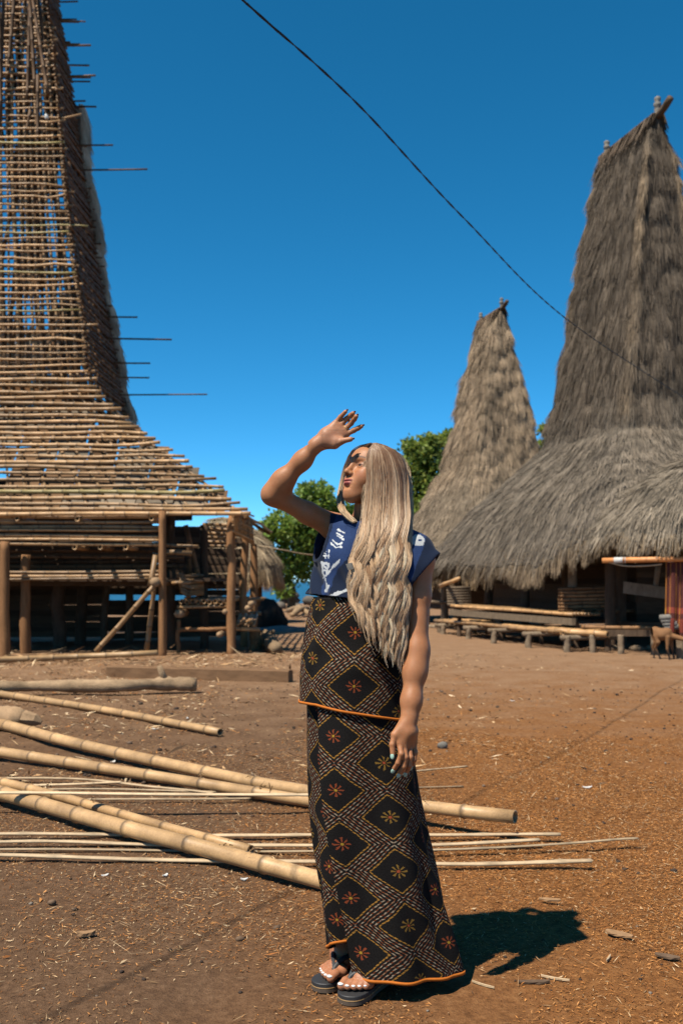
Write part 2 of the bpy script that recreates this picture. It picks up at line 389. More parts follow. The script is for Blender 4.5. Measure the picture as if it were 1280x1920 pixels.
        P = np.stack([x, y, zz], -1); D = np.stack([rng.normal(size=nb)*.12+(0.12 if edge else 0), rng.normal(size=nb)*.08, -np.ones(nb)], -1)
        N = nrm(np.stack([np.full(nb, 1.0 if edge else 0.1), np.full(nb, -0.8), rng.normal(size=nb)*.2], -1))
        tone = (0.75+0.5*np.clip(vnoise(np.stack([zz*3, x*2, y*6], -1), 4)+0.4, 0, 1.4))[:, None]*rng.uniform(0.75, 1.2, (nb, 1))
        return blades(P, D, N, rng.uniform(0.15, 0.4, nb), rng.uniform(0.008, 0.022, nb), tone*A(1.9, 1.75, 1.55))
    parts = [coat(15000, 5.0, 11.55, 0, True, 2), coat(5000, 4.7, 7.3, 0.0, False, 5), coat(6500, 7.3, 11.4, 0.25, False, 6), coat(1800, 11.2, 13.5, 0.2, False, 7)]
    V = np.vstack([p[0] for p in parts]); C = np.vstack([p[2] for p in parts]); mk('thatch_strands', V, np.arange(len(V)).reshape(-1, 4), M['thatch'], H, False, C, kind='stuff')
    zz = np.linspace(4.7, 11.5, 60); V, Fc = [], []
    for z in zz:
        xr = fX(z)+0.10+0.07*vnoise(A(z*1.8, 0, 0)[None], 2)[0]+0.04*vnoise(A(z*5, 0, 0)[None], 2)[0]; y0 = bY(z)+0.16
        V += [(xr-0.5, y0, z), (xr-0.12, y0, z), (xr-0.10, y0+0.14, z), (xr-0.13, y0+0.3, z), (xr-0.5, y0+0.3, z)]
    for i in range(len(zz)-1):
        for j in range(5): a, b = i*5+j, i*5+(j+1) % 5; Fc.append([a, b, b+5, a+5])
    Fc += [[4, 3, 2, 1, 0], [len(V)-5+j for j in range(5)]]
    mk('thatch_coat', V, Fc, M['thatch'], H, True, np.full((len(V), 3), 1.0))
    # tower plate beams where the tower meets the skirt
    for y_, z_ in ((19.45, 4.9), (21.9, 4.8)):
        mk('plate_beam', *split(boxm(A(X0, y_, z_), A(3.0, 0, 0), A(0, .07, 0), A(0, 0, .08))), parent=H, mat='post')
    # thatch bundles/board seen dimly behind the skirt battens
    for ya, yb in ((948, 905), (903, 862), (860, 822), (820, 785), (783, 745), (743, 705)):
        x = -9.2; xe = Xr((ya+yb)/2.0)-0.08
        while x < xe:
            w = min(rng.uniform(0.35, 0.8), xe-x)
            if w > 0.1 and rng.random() < 0.97:
                p, q = row(ya), row(yb); o = A(0, 0.2+rng.uniform(0, .12), -0.12); m = (p+q)/2; h = (q-p)/2
                mk('roof_mat', *split(boxm(A(x+w/2, m[1], m[2])+o, A(w/2, 0, rng.normal()*.01), A(0, h[1], h[2]), nrm(A(0, -h[2], h[1]))*.008)), parent=H, mat='matgrey' if rng.random() < .45 else 'bamboo_old3')
            x += w+0.02
    # --- skirt, right side: rafters and battens seen from below / edge on
    for f in np.linspace(0.03, 0.97, 9):
        Yk = 17.1+f*6.2
        p0 = A(-1.62, Yk, 2.32); p1 = A(-4.6, 19.4+f*2.4, 4.7)
        mk('rafter', *split(bamboo(p0, p1, 0.03, 0.03, 6, 0.4, sag=(0, 0, -0.18), tone=np.ones(3)*.7)), parent=H, mat='bamboo_old')
    for f in np.linspace(0.0, 0.95, 15):
        x = -1.6-3.0*f; z = 2.36+2.4*f-0.18*4*f*(1-f); Y0_, Y1_ = 17.1+2.3*f, 23.3-1.5*f
        mk('side_batten', *split(bamboo(A(x, Y0_, z), A(x, Y1_, z+rng.normal()*.04), 0.028, 0.024, 6, 0.4, tone=np.ones(3)*rng.uniform(.6, 1), wob=0.015)), parent=H)
    # sloping mat of split bamboo that closes the right porch end
    for k in range(9):
        a = at(437+k*4.2, 948+k*3.2, 17.1+k*.05); b = at(441+k*4.3, 1000+k*3.0, 17.2+k*.05)
        mk('eave_lath', *split(bamboo(a, b, 0.022, 0.018, 6, 0.3, tone=np.ones(3)*rng.uniform(.6, .95))), parent=H)
    for k in range(5):
        a = at(436, 955+k*10, 17.15); b = at(476, 968+k*11.5, 17.55)
        mk('eave_lath', *split(bamboo(a, b, 0.018, 0.016, 6, 0.3, tone=np.ones(3)*rng.uniform(.5, .85))), parent=H)
    # --- below the eaves
    def post(px, y0, y1, Y, r, mat='post', lean=0, knob=0.06, name='post', sides=10):
        a = at(px, y1, Y); a[2] = -0.1; b = at(px+lean, y0, Y)
        pts = [a+(b-a)*f+A(rng.normal()*r*knob*3, rng.normal()*r*knob*3, 0)*(0 < f < 1) for f in np.linspace(0, 1, 6)]
        P = bez(pts, 16); mk(name, *split(tube(P, r*(1.08-0.16*np.linspace(0, 1, 16)), sides, jitter=knob)), parent=H, mat=mat)
    post(10, 1015, 1236, 16.95, 0.088, knob=0.03); post(49, 1040, 1229, 17.6, 0.088); post(305, 958, 1235, 16.95, 0.066, knob=0.015, sides=4)
    post(111, 1000, 1205, 19.0, 0.12, 'wood'); post(152, 1000, 1200, 20.0, 0.11, 'wood'); post(320, 965, 1215, 18.6, 0.1, 'wood'); post(243, 1000, 1205, 20.3, .08, 'wood')
    post(434, 962, 1226, 17.35, 0.075, knob=0.09, lean=3); post(457, 975, 1200, 19.3, 0.07, lean=2); post(474, 1020, 1185, 21.2, 0.08, lean=2); post(198, 1010, 1203, 20.1, .07, 'wood')
    post(-120, 1000, 1230, 17.0, .1); post(-260, 1000, 1230, 17.0, .1)
    post(480, 1180, 1222, 18.6, 0.11, knob=0.04)
    def pole(x0, y0, x1, y1, Y0_, Y1_=None, r=0.03, mat='bamboo', name='rail', tone=1.0, mids=None):
        mk(name, *split(bamboo(at(x0, y0, Y0_), at(x1, y1, Y1_ or Y0_), r, r*.92, 7, rng.uniform(.3, .42), tone=np.ones(3)*tone, mids=mids, wob=0.006)), parent=H, mat=mat)
    for k, yq in enumerate((968, 977, 986, 994, 1002, 1010, 1019)):                # upper front screen of poles
        pole(-330, yq+rng.normal(), 308+rng.uniform(-4, 4), yq+2+rng.normal()*1.5, 17.1+rng.uniform(-.02, .06), r=rng.uniform(.024, .036), name='screen_pole', tone=[.95, .62, .7, .62, .8, 1.0, 1.05][k])
    pole(-330, 966, 470, 962, 16.98, r=.04, name='eave_pole', tone=1.1)
    for yq, tn in ((1073, .7), (1080, .9), (1086, .55)): pole(-330, yq+1, 305, yq-1, 17.25, r=.028, tone=tn)
    for yq, tn in ((1032, .6), (1044, .5), (1054, .45), (1062, .5)): pole(-330, yq, 345, yq+rng.normal()*2, 17.9+rng.uniform(0, .3), r=.034, tone=tn, mat='bamboo_old')
    for px, py in ((140, 1026), (188, 1026), (236, 1026), (32, 972), (145, 973), (284, 972)):      # sawn pole ends poking out under the rails
        a = at(px, py, 16.98); mk('pole_end', *split(bamboo(a, a+A(0, .9, 0), .042, .042, 9, .4, hollow=True)), parent=H)
    pole(180, 1222, 293, 1094, 17.0, 16.9, .045, name='brace', tone=.8); pole(275, 1220, 291, 1092, 17.2, 17.0, .045, name='brace', tone=.62); pole(282, 1100, 292, 1040, 17.05, r=.05, name='brace', tone=.6)
    a = at(290, 1091, 16.8); mk('log_end', *split(tube([a, a+A(0, 1.2, 0)], .078, 12, np.ones((2, 3)))), parent=H, mat='cutwood')
    for k in range(12):                                  # closed front wall of the raised room, just behind the rails
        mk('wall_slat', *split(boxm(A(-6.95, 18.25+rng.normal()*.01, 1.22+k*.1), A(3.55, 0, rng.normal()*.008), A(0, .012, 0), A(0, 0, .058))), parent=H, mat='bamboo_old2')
    # dark walls of split bamboo at the back, with slits
    for k in range(30):
        z = 0.12+k*0.112
        for x0, x1 in ((-10.5, -5.0), (-5.02, -2.05 if z < 2.4 else -3.0-.9*(z-2.4))):
            if rng.random() < 0.05 and z > .9: continue
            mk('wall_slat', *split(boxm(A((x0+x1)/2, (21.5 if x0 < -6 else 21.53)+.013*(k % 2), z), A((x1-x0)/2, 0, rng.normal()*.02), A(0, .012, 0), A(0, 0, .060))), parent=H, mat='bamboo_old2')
    for k in range(16):
        z = 0.5+k*0.115
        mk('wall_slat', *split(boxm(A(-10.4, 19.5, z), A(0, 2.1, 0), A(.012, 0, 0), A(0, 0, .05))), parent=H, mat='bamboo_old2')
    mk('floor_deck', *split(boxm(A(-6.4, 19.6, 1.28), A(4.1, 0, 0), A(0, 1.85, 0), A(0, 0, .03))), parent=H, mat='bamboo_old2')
    # right porch bay: platform with sawn culm ends, rails, stacked bent poles
    for k in range(9):
        px = 340+k*10.6; a = at(px, 1128+(k % 2)*1.5, 17.45); mk('deck_culm', *split(bamboo(a, a+A(0, 2.6, 0.02), .038, .036, 9, .4, hollow=True)), parent=H)
    pole(333, 1138, 432, 1137, 17.5, r=.03, tone=.6); pole(333, 1181, 432, 1179, 17.4, r=.038, tone=1.0, mat='post2'); pole(436, 1179, 487, 1181, 17.9, r=.04, tone=1.0)
    pole(322, 1093, 358, 1093, 17.3, r=.03, tone=.8); pole(312, 1035, 360, 1038, 17.2, r=.05, tone=.6); pole(312, 1022, 372, 1024, 17.3, r=.03, tone=.6)
    for k in range(7):
        y0 = 1076+k*5.4
        pole(334+k, y0, 381, y0+4, 17.6, 17.9, .034, name='stacked_pole', tone=rng.uniform(.5, .9), mids=[at(352, y0+7, 17.7), at(367, y0+4, 17.8)])
    for k in range(6): pole(380, 983+k*8, 444, 985+k*8, 19.6, r=.034, tone=.75, name='screen_pole', mat='bamboo')
    pole(348, 985, 372, 1080, 18.6, r=.05, mat='bamboo_old'); pole(352, 990, 356, 1075, 18.3, r=.04, mat='bamboo_old'); post(383, 985, 1100, 18.9, .08, 'wood')
    a = at(334, 1151, 17.35); mk('log_end', *split(tube([a, a+A(0, .8, 0)], .075, 6, np.ones((2, 3)))), parent=H, mat='cutwood'); post(335, 1162, 1182, 17.4, .035, name='peg')
    for (px, py) in ((422, 1147), (411, 1190), (464, 1140), (470, 1132)):
        a = at(px, py, 17.3); mk('log_end', *split(tube([a, a+A(0, .6, 0)], .05, 9, np.ones((2, 3)))), parent=H, mat='cutwood')
    for k in range(7): pole(446+k*5, 1172-(k % 3)*3, 450+k*5.2, 1152+(k % 2)*3, 17.7, 18.6, .03, name='stacked_pole', tone=.95)
    pole(440, 1125, 495, 1122, 19.5, r=.04, tone=.55); pole(440, 1150, 490, 1150, 20.2, r=.04, tone=.5)
    return H
def split(v):
    """(V, F, C) -> positional V, F for mk with colours kept aside"""
    global _C
    _C = v[2]; return v[0], v[1]
_mk = mk
def mk(name, V, Fc, mat=None, parent=None, smooth=True, col=None, uv=None, kind=None):
    global _C
    if mat is None or isinstance(mat, str):
        if col is None: col = _C if _C is not None else np.ones((len(V), 3))
        smooth = len(V) != 8
        mat = M[mat or 'bamboo']
    _C = None
    return _mk(name, V, Fc, mat, parent, smooth, col, uv, kind)
_C = None
M['cutwood'] = pmat('sawn_log_end', (0.42, 0.27, 0.15), 0.3, 18, rough=0.85, attr=False, rnd=0.1)
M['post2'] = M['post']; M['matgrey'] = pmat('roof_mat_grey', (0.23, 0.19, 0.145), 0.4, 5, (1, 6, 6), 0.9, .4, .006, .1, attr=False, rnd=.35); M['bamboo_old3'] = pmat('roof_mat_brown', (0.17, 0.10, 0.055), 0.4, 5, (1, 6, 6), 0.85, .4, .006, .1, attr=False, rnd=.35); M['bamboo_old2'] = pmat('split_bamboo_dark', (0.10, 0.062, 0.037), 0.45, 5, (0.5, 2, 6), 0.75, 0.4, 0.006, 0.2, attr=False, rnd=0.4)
make_lattice_house()

# ------------------------------------------------------------------ thatched tower houses
D1 = nrm(A(-0.26, 0.965, 0)); D2 = A(D1[1], -D1[0], 0)       # along the ridge (away from the eye), across it (to the right)
def roof_fn(c, prof, ex, d1=D1, d2=D2):
    pr = np.array(prof, float)
    seg = np.concatenate([[0], np.cumsum(np.linalg.norm(np.diff(pr[:, :3], axis=0), axis=1))]); seg /= seg[-1]
    def fn(ph, t):
        a, b, z, e = (np.interp(t, seg, pr[:, k]) for k in range(4))
        co, si = np.cos(ph), np.sin(ph)
        q = 2/e; R = (np.abs(co)**q+np.abs(si)**q)**(-1/q); u = a*co*R; v = b*si*R
        return np.asarray(c)[None]+u[..., None]*d1+v[..., None]*d2+z[..., None]*A(0, 0, 1)
    return fn
def phi_even(fn, t, n):
    """angles spaced evenly along the outline"""
    ph = np.linspace(0, 2*math.pi, 721); P = fn(ph, np.full(721, t)); s = np.concatenate([[0], np.cumsum(np.linalg.norm(np.diff(P, axis=0), axis=1))])
    return np.interp(np.linspace(0, s[-1], n, endpoint=False), s, ph)
def thatch_roof(H, fn, tone, ttow, nblade, nfringe, lift, drop, lumps=0.06, fr_len=0.45, size=1.0, corner=None, near=None, tsplit=0.5, courses=1.0):
    nph, nt = 220, 150
    ts = np.linspace(0, 1, nt); V = np.zeros((nt, nph, 3)); 
    for i, t in enumerate(ts):
        ph = phi_even(fn, t, nph); V[i] = fn(ph, np.full(nph, t))
    cen = V.mean(axis=1, keepdims=True); out = nrm(V-cen)
    nz = fbm(V*A(1.6, 1.6, 1.0), 21)*lumps+fbm(V*A(6, 6, 2.5), 5, 2)*lumps*0.45
    U_, W_ = (V-cen)@D1, (V-cen)@D2; crn = np.minimum(np.abs(U_)/np.abs(U_).max(1, keepdims=True), np.abs(W_)/np.maximum(np.abs(W_).max(1, keepdims=True), 1e-3))
    crn = np.clip((crn-.80)/.16, 0, 1)*(ts[:, None] > tsplit)
    rag = np.clip(.5+fbm(V*A(.8, .8, .7), 91, 2), 0, 1)
    course = np.mod(V[..., 2]/.55+.6*fbm(V*A(1.2, 1.2, .3), 77, 2), 1.0)                         # courses overlap: each hangs proud of the one below
    nz = nz+(1-course)*.07*courses*rag*(ts[:, None] > tsplit)+crn*(.07+.09*fbm(V*A(.5, .5, 2.0), 61, 2))*(1 if corner else 0)
    V = V+out*nz[..., None]
    # eave edge: sagging, uneven, then turned under
    sag = (fbm(V[0]*0.7, 8)*0.10+fbm(V[0]*3.0, 12, 2)*0.05)[None]
    w = np.clip(1-ts/0.12, 0, 1)[:, None]; V[..., 2] += (sag-drop*0.5)*w+lift*np.clip((-(V@D1-cen@D1)-2.4)/2.0, 0, 1)*np.clip(1-ts/0.3, 0, 1)[:, None]
    base = np.ones((nt, nph, 3))*0.55*np.asarray(tone)
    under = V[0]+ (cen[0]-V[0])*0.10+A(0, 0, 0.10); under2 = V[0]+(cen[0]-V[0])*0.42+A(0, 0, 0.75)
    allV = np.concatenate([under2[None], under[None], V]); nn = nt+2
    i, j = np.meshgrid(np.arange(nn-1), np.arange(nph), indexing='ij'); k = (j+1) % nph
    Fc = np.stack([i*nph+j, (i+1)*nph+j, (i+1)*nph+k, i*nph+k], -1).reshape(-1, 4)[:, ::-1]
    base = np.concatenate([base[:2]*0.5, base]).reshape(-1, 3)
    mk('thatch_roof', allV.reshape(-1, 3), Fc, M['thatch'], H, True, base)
    # loose strands over the whole surface
    def sample(n, tlo=0, thi=1):
        ii = rng.uniform(tlo, thi, n)**0.85; ii = np.clip(ii, 0, .995)*(nt-1); jj = rng.uniform(0, nph, n)
        i0 = ii.astype(int); i1 = np.minimum(i0+1, nt-1); j0 = jj.astype(int) % nph; j1 = (j0+1) % nph; fi = (ii-i0)[:, None]; fj = (jj-jj.astype(int))[:, None]
        P = (V[i0, j0]*(1-fi)+V[i1, j0]*fi)*(1-fj)+(V[i0, j1]*(1-fi)+V[i1, j1]*fi)*fj
        Dn = nrm(V[np.maximum(i0-1, 0), j0]-V[np.minimum(i0+2, nt-1), j0]); S = nrm(V[i0, j1]-V[i0, j0]); N = nrm(np.cross(S, Dn)); 
        N = np.where(((P-cen[i0, 0])*N).sum(-1, keepdims=True) < 0, -N, N)
        return P, Dn, N, S, ii/(nt-1), jj/nph
    n = nblade; P, Dn, N, S, tt, jf = sample(n)
    keep = ((P-A(0, 0, CH))*N).sum(-1) < 0.6*np.linalg.norm(P-A(0, 0, CH), axis=-1); P, Dn, N, S, tt, jf = (x[keep] for x in (P, Dn, N, S, tt, jf)); n = len(P)
    tow = tt > tsplit
    clump = fbm(P*A(2.2, 2.2, 1.3), 33); cl2 = fbm(P*A(9, 9, 4), 44, 2)
    P = P+N*(0.015+0.05*np.clip(clump, 0, 1)+0.03*np.clip(cl2, -.5, 1))[:, None]*size
    Dv = Dn+N*rng.uniform(-0.03, 0.11, (n, 1))+S*rng.normal(size=(n, 1))*0.10
    Nf = nrm(N+S*rng.normal(size=(n, 1))*0.45)
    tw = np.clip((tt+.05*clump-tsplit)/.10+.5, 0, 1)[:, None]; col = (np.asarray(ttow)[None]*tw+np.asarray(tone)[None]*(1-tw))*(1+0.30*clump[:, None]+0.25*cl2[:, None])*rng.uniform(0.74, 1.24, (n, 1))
    if corner is not None:                          # newer straw laid over the corners
        cm = crn[np.clip((tt*(nt-1)).astype(int), 0, nt-1), (jf*nph).astype(int) % nph]
        cm = cm*tow*np.clip(0.75+0.9*fbm(P*A(.6, .6, .9), 71, 2), 0, 1); col = col*(1-cm[:, None])+cm[:, None]*A(1.1, .93, 0.74)*rng.uniform(.7, 1.25, (n, 1))
    L = rng.uniform(0.16, 0.45, n)*size; W = rng.uniform(0.003, 0.0085, n)*size
    b1 = blades(P, Dv, Nf, L, W, np.clip(col, 0.04, 2))
    # eave fringe
    n = nfringe; jj = rng.uniform(0, nph, n); j0 = jj.astype(int) % nph; ii = (np.abs(rng.normal(size=n))*3).astype(int).clip(0, 10)
    P = V[ii, j0]+(V[ii, (j0+1) % nph]-V[ii, j0])*(jj-jj.astype(int))[:, None]; O = out[ii, j0]; S = nrm(V[0, (j0+1) % nph]-V[0, j0])
    P = P+O*rng.uniform(-0.12, 0.03, (n, 1))
    Dv = A(0, 0, -1)+O*rng.uniform(-0.1, 0.35, (n, 1))+S*rng.normal(size=(n, 1))*0.13
    tuft = vnoise(np.stack([jj*0.9, jj*0, jj*0], -1), 9)
    L = fr_len*(0.55+0.45*tuft+0.35*rng.random(n)).clip(0.15, 1.5); col = A(1.12, 1.0, 0.84)*np.asarray(tone)*rng.uniform(0.6, 1.35, (n, 1))
    b2 = blades(P, Dv, nrm(O+S*rng.normal(size=(n, 1))*.4), L, rng.uniform(0.004, 0.011, n)*size, col)
    Vb = np.vstack([b1[0], b2[0]]); Cb = np.vstack([b1[2], b2[2]])
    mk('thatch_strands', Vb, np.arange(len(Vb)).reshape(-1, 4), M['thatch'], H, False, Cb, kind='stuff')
    return V
def ridge(H, a, b, tone, s=1.0):
    """ridge pole wrapped in thatch with two carved finials"""
    d = nrm(b-a); P = bez([a-d*0.45*s+A(0, 0, .16*s), a, (a+b)/2-A(0, 0, .05*s), b, b+d*0.25*s+A(0, 0, .05*s)], 14)
    mk('ridge_beam', *split(tube(P, 0.075*s, 8, jitter=.05)), parent=H, mat='wood')
    for p, h in ((a+d*0.05*s, 0.42*s), (b-d*0.05*s, 0.36*s)):
        z = np.array([0, .12, .2, .3, .42, .5, .62, .7, .8, .92, 1.0])*h; r = np.array([.07, .075, .06, .075, .05, .085, .08, .05, .07, .07, .03])*s
        mk('finial_figure', *split(tube(np.stack([np.full(11, p[0]), np.full(11, p[1]), p[2]+z], 1), r, 8, jitter=.06)), parent=H, mat='finial')
    n = 5200; f = rng.random(n); P = a+(b-a)*f[:, None]+A(0, 0, .03); sd = rng.choice([-1, 1], n)[:, None]
    dv = D2*sd*rng.uniform(.12, .5, (n, 1))+A(0, 0, -1)+rng.normal(size=(n, 3))*.08; P = P+D2*sd*rng.uniform(.02, .14, (n, 1))*s
    lump = 0.5+0.5*vnoise(np.stack([f*7, sd[:, 0]*3, f*0], -1), 3)
    bl = blades(P, dv, nrm(D2*sd+rng.normal(size=(n, 3))*.3), (0.25+0.45*lump)*s*rng.uniform(.6, 1.1, n), rng.uniform(.008, .016, n)*s, np.asarray(tone)*rng.uniform(.45, 1.0, (n, 1))*A(.8, .7, .62))
    mk('ridge_cap', bl[0], bl[1], M['thatch'], H, False, bl[2], kind='stuff')
M['finial'] = pmat('carved_weathered', (0.24, 0.22, 0.19), 0.45, 20, rough=.9, attr=False, rnd=0.1)
def hpole(H, a, b, r, mat='bamboo', name='rail', tone=1.0, sides=7, wob=.004, **k):
    return mk(name, *split(bamboo(a, b, r, r*.93, sides, rng.uniform(.3, .45), tone=np.ones(3)*tone, wob=wob, **k)), parent=H, mat=mat)
def hpost(H, p, z1, r, mat='wood', name='post', knob=.05, lean=(0, 0), sides=10):
    f = np.linspace(0, 1, 10); P = np.stack([p[0]+lean[0]*f, p[1]+lean[1]*f, -0.1+(z1+.1)*f], 1)+rng.normal(size=(10, 3))*r*knob*A(1, 1, 0)
    return mk(name, *split(tube(bez(P, 14), r, sides, jitter=knob)), parent=H, mat=mat)

def make_big_house():
    c = A(6.6, 23.2, 0)
    H = thing('thatched_house', 'large dark thatched house with tall tower roof above a bamboo porch', 'house', c)
    prof = [(5.1, 3.5, 1.66, .24), (4.9, 3.32, 2.02, .24), (3.9, 2.6, 3.05, .24), (2.75, 1.85, 3.82, .22), (2.0, 1.30, 4.45, .16), (1.80, 1.10, 5.3, .13), (1.55, .80, 7.2, .12), (1.33, .52, 9.2, .12), (1.22, .34, 10.35, .14), (1.12, .18, 11.1, .3), (1.1, .1, 11.38, .5)]
    fn = roof_fn(c, prof, .4)
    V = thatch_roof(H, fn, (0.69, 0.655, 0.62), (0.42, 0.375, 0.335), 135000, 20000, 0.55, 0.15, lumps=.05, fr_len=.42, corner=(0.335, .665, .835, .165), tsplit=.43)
    ridge(H, c-D1*1.16+A(0, 0, 11.42), c+D1*1.1+A(0, 0, 11.42), (0.8, .75, .7))
    # porch roof: a lower apron bulging towards the yard
    pc = c-D1*5.0-D2*1.35
    fn2 = roof_fn(pc, [(1.75, 2.1, 2.02, .6), (1.6, 1.9, 2.3, .6), (1.1, 1.35, 2.9, .7), (.5, .7, 3.3, .8), (.05, .1, 3.5, 1)], .6)
    thatch_roof(H, fn2, (0.88, 0.84, 0.78), (0.88, .84, .78), 26000, 8000, 0, 0.1, lumps=.06, fr_len=.30, tsplit=2)
    L = lambda a, b, z=0.0: c+D1*a+D2*b+A(0, 0, z)
    # timber frame and dark walls
    for a in (-3.9, -2.2, -.3, 1.7, 3.7):
        hpost(H, L(a, -2.75), 2.35, .10, 'wood'); hpost(H, L(a, 2.6), 2.3, .1, 'wood')
    hpost(H, at(1076, 1180, 19.7), 2.0, .09, 'greywood', knob=.07, lean=(-.06, 0)); hpost(H, at(1162, 1180, 19.4), 2.1, .12, 'wood')
    for b in (-1.0, .9): hpost(H, L(-3.9, b), 2.4, .1, 'wood')
    k = 0
    for z in np.arange(.45, 2.3, .115):
        for (p, q) in ((L(-3.4, -1.9), L(3.8, -1.9)), (L(-3.4, -1.9), L(-3.4, 2.4)), (L(3.8, -1.9), L(3.8, 2.4))):
            m = (p+q)/2; h = (q-p)/2; mk('wall_slat', *split(boxm(m+A(0, 0, z), h, np.cross(nrm(h), A(0, 0, 1))*.014, A(0, 0, .062), .004)), parent=H, mat='bamboo_old2')
    mk('floor_deck', *split(boxm(L(.1, .2, .46), D1*4.1, D2*2.5, A(0, 0, .03))), parent=H, mat='bamboo_old2')
    for a0 in np.arange(-2.6, 3.9, 1.6): mk('tie_beam', *split(boxm(L(a0, -.1, 2.28), D1*.06, D2*2.8, A(0, 0, .07))), parent=H, mat='wood')
    # upper bench along the porch
    for k in range(9):
        f = k/8; p = at(845, 1136, 23.2)+(at(866, 1137, 23.9)-at(845, 1136, 23.2))*0+D2*(.07*k); q = at(1073, 1152, 19.0)+D2*(.07*k)
        p = p+A(0, 0, .0); hpole(H, p, q, .036, tone=rng.uniform(.75, 1.05), name='bench_culm')
    p, q = at(845, 1148, 23.2), at(1075, 1166, 19.0); mk('bench_rail', *split(boxm((p+q)/2, (q-p)/2, D2*.04, A(0, 0, .065))), parent=H, mat='greywood')
    for f in (.02, .4, .72, .97): r_ = p+(q-p)*f; hpost(H, r_+D2*.15, r_[2], .05, 'wood')
    for k in range(7):                                   # slatted backrest at the far end, seen end on
        z = .05+k*.062; o_ = at(843+k*-.4, 1137, 23.2); o_[2] += z
        mk('backrest_slat', *split(tube([o_-D2*.05, o_+A(.22, .12, 0)+D2*.3], .036, 7, np.full((2, 3), 1.0))), parent=H, mat='greywood2')
    for k in range(7):                                   # woven panel beside the post
        z = .06+k*.07; p_ = at(1046, 1151, 19.7); q_ = at(1146, 1149, 19.3); p_[2] += z; q_[2] += z
        hpole(H, p_, q_, .033, 'bamboo_old', 'panel_slat', rng.uniform(.8, 1.3))
    for k in range(10): p_ = at(1048+k*10, 1146.5, 19.45-.03*k); hpole(H, p_, p_+D2*.9+A(0, .3, 0), .036, 'bamboo_old', 'bench_culm', 1.1, hollow=True)
    # lower platform in front
    for k in range(8):
        p, q = at(815, 1163, 24.6)+D2*(.115*k), at(1064, 1186, 18.05)+D2*(.115*k)
        hpole(H, p-A(0, 0, .01*(k % 2)), q, .042, 'bamboo', 'platform_culm', rng.uniform(.85, 1.15), wob=.008)
    for px, py, Y in ((1062, 1223, 17.9), (990, 1216, 19.0), (925, 1206, 20.5), (878, 1199, 22), (830, 1190, 23.9), (824, 1189, 24.5)):
        b = at(px, py, Y); zt = at(0, ip(px, [815, 1064], [1169, 1193]), Y)[2]; hpost(H, b, zt-.0, .062, 'greywood', 'leg', knob=.06)
        hpost(H, b+D2*.8, zt, .06, 'wood', 'leg')
        q = at(px, ip(px, [815, 1064], [1171, 1196]), Y); mk('cross_rail', *split(tube([q-D2*.12, q+D2*1.0], .045, 8, jitter=.04)), parent=H, mat='greywood')
    for k in range(4):
        p, q = at(1040+k*5, 1183+k*1.6, 18.3-k*.1), at(1138-k*2, 1189-k*2.4, 17.6+k*.25); hpole(H, p, q, .058 if k == 0 else .04, 'bamboo', 'platform_culm', 1.1, 9, hollow=True)
    p, q = at(1090, 1176, 18.6), at(1250, 1178, 17.4); hpole(H, p, q, .04, 'bamboo_old', 'platform_culm', 1.1)
    p, q = at(1100, 1187, 18.2), at(1262, 1187, 17.2); mk('bench_rail', *split(boxm((p+q)/2, (q-p)/2, D1*.03, A(0, 0, .055))), parent=H, mat='wood2')
    for px in (1110, 1163, 1225): b = at(px, 1215, 17.8-(px-1110)*.005); hpost(H, b, at(0, 1190, b[1])[2], .055, 'greywood', 'leg')
    # hanging plank, rail stick, curled liana
    mk('plank', *split(boxm(at(1212, 1107, 17.9), A(.38, -.1, -.05), A(.02, .03, 0), A(0, 0, .10), .01)), parent=H, mat='greywood'); hpole(H, at(1233, 1060, 17.9), at(1228, 1100, 17.9), .05, 'greywood', 'stick')
    hpole(H, at(825, 1098, 23.5), at(860, 1085, 22.5), .05, 'bamboo', 'stick', 1.0)
    # porch posts
    for a, b in ((-5.9, .6), (-5.9, 3.3)): hpost(H, L(a, b), 1.95, .08, 'wood')
    return H
M['greywood'] = pmat('weathered_wood', (0.27, 0.20, 0.135), 0.4, 8, (2, 2, .7), 0.9, .5, .008, .1, attr=False, rnd=.2); M['greywood2'] = M['greywood']; M['wood2'] = M['wood']
BIG = make_big_house()

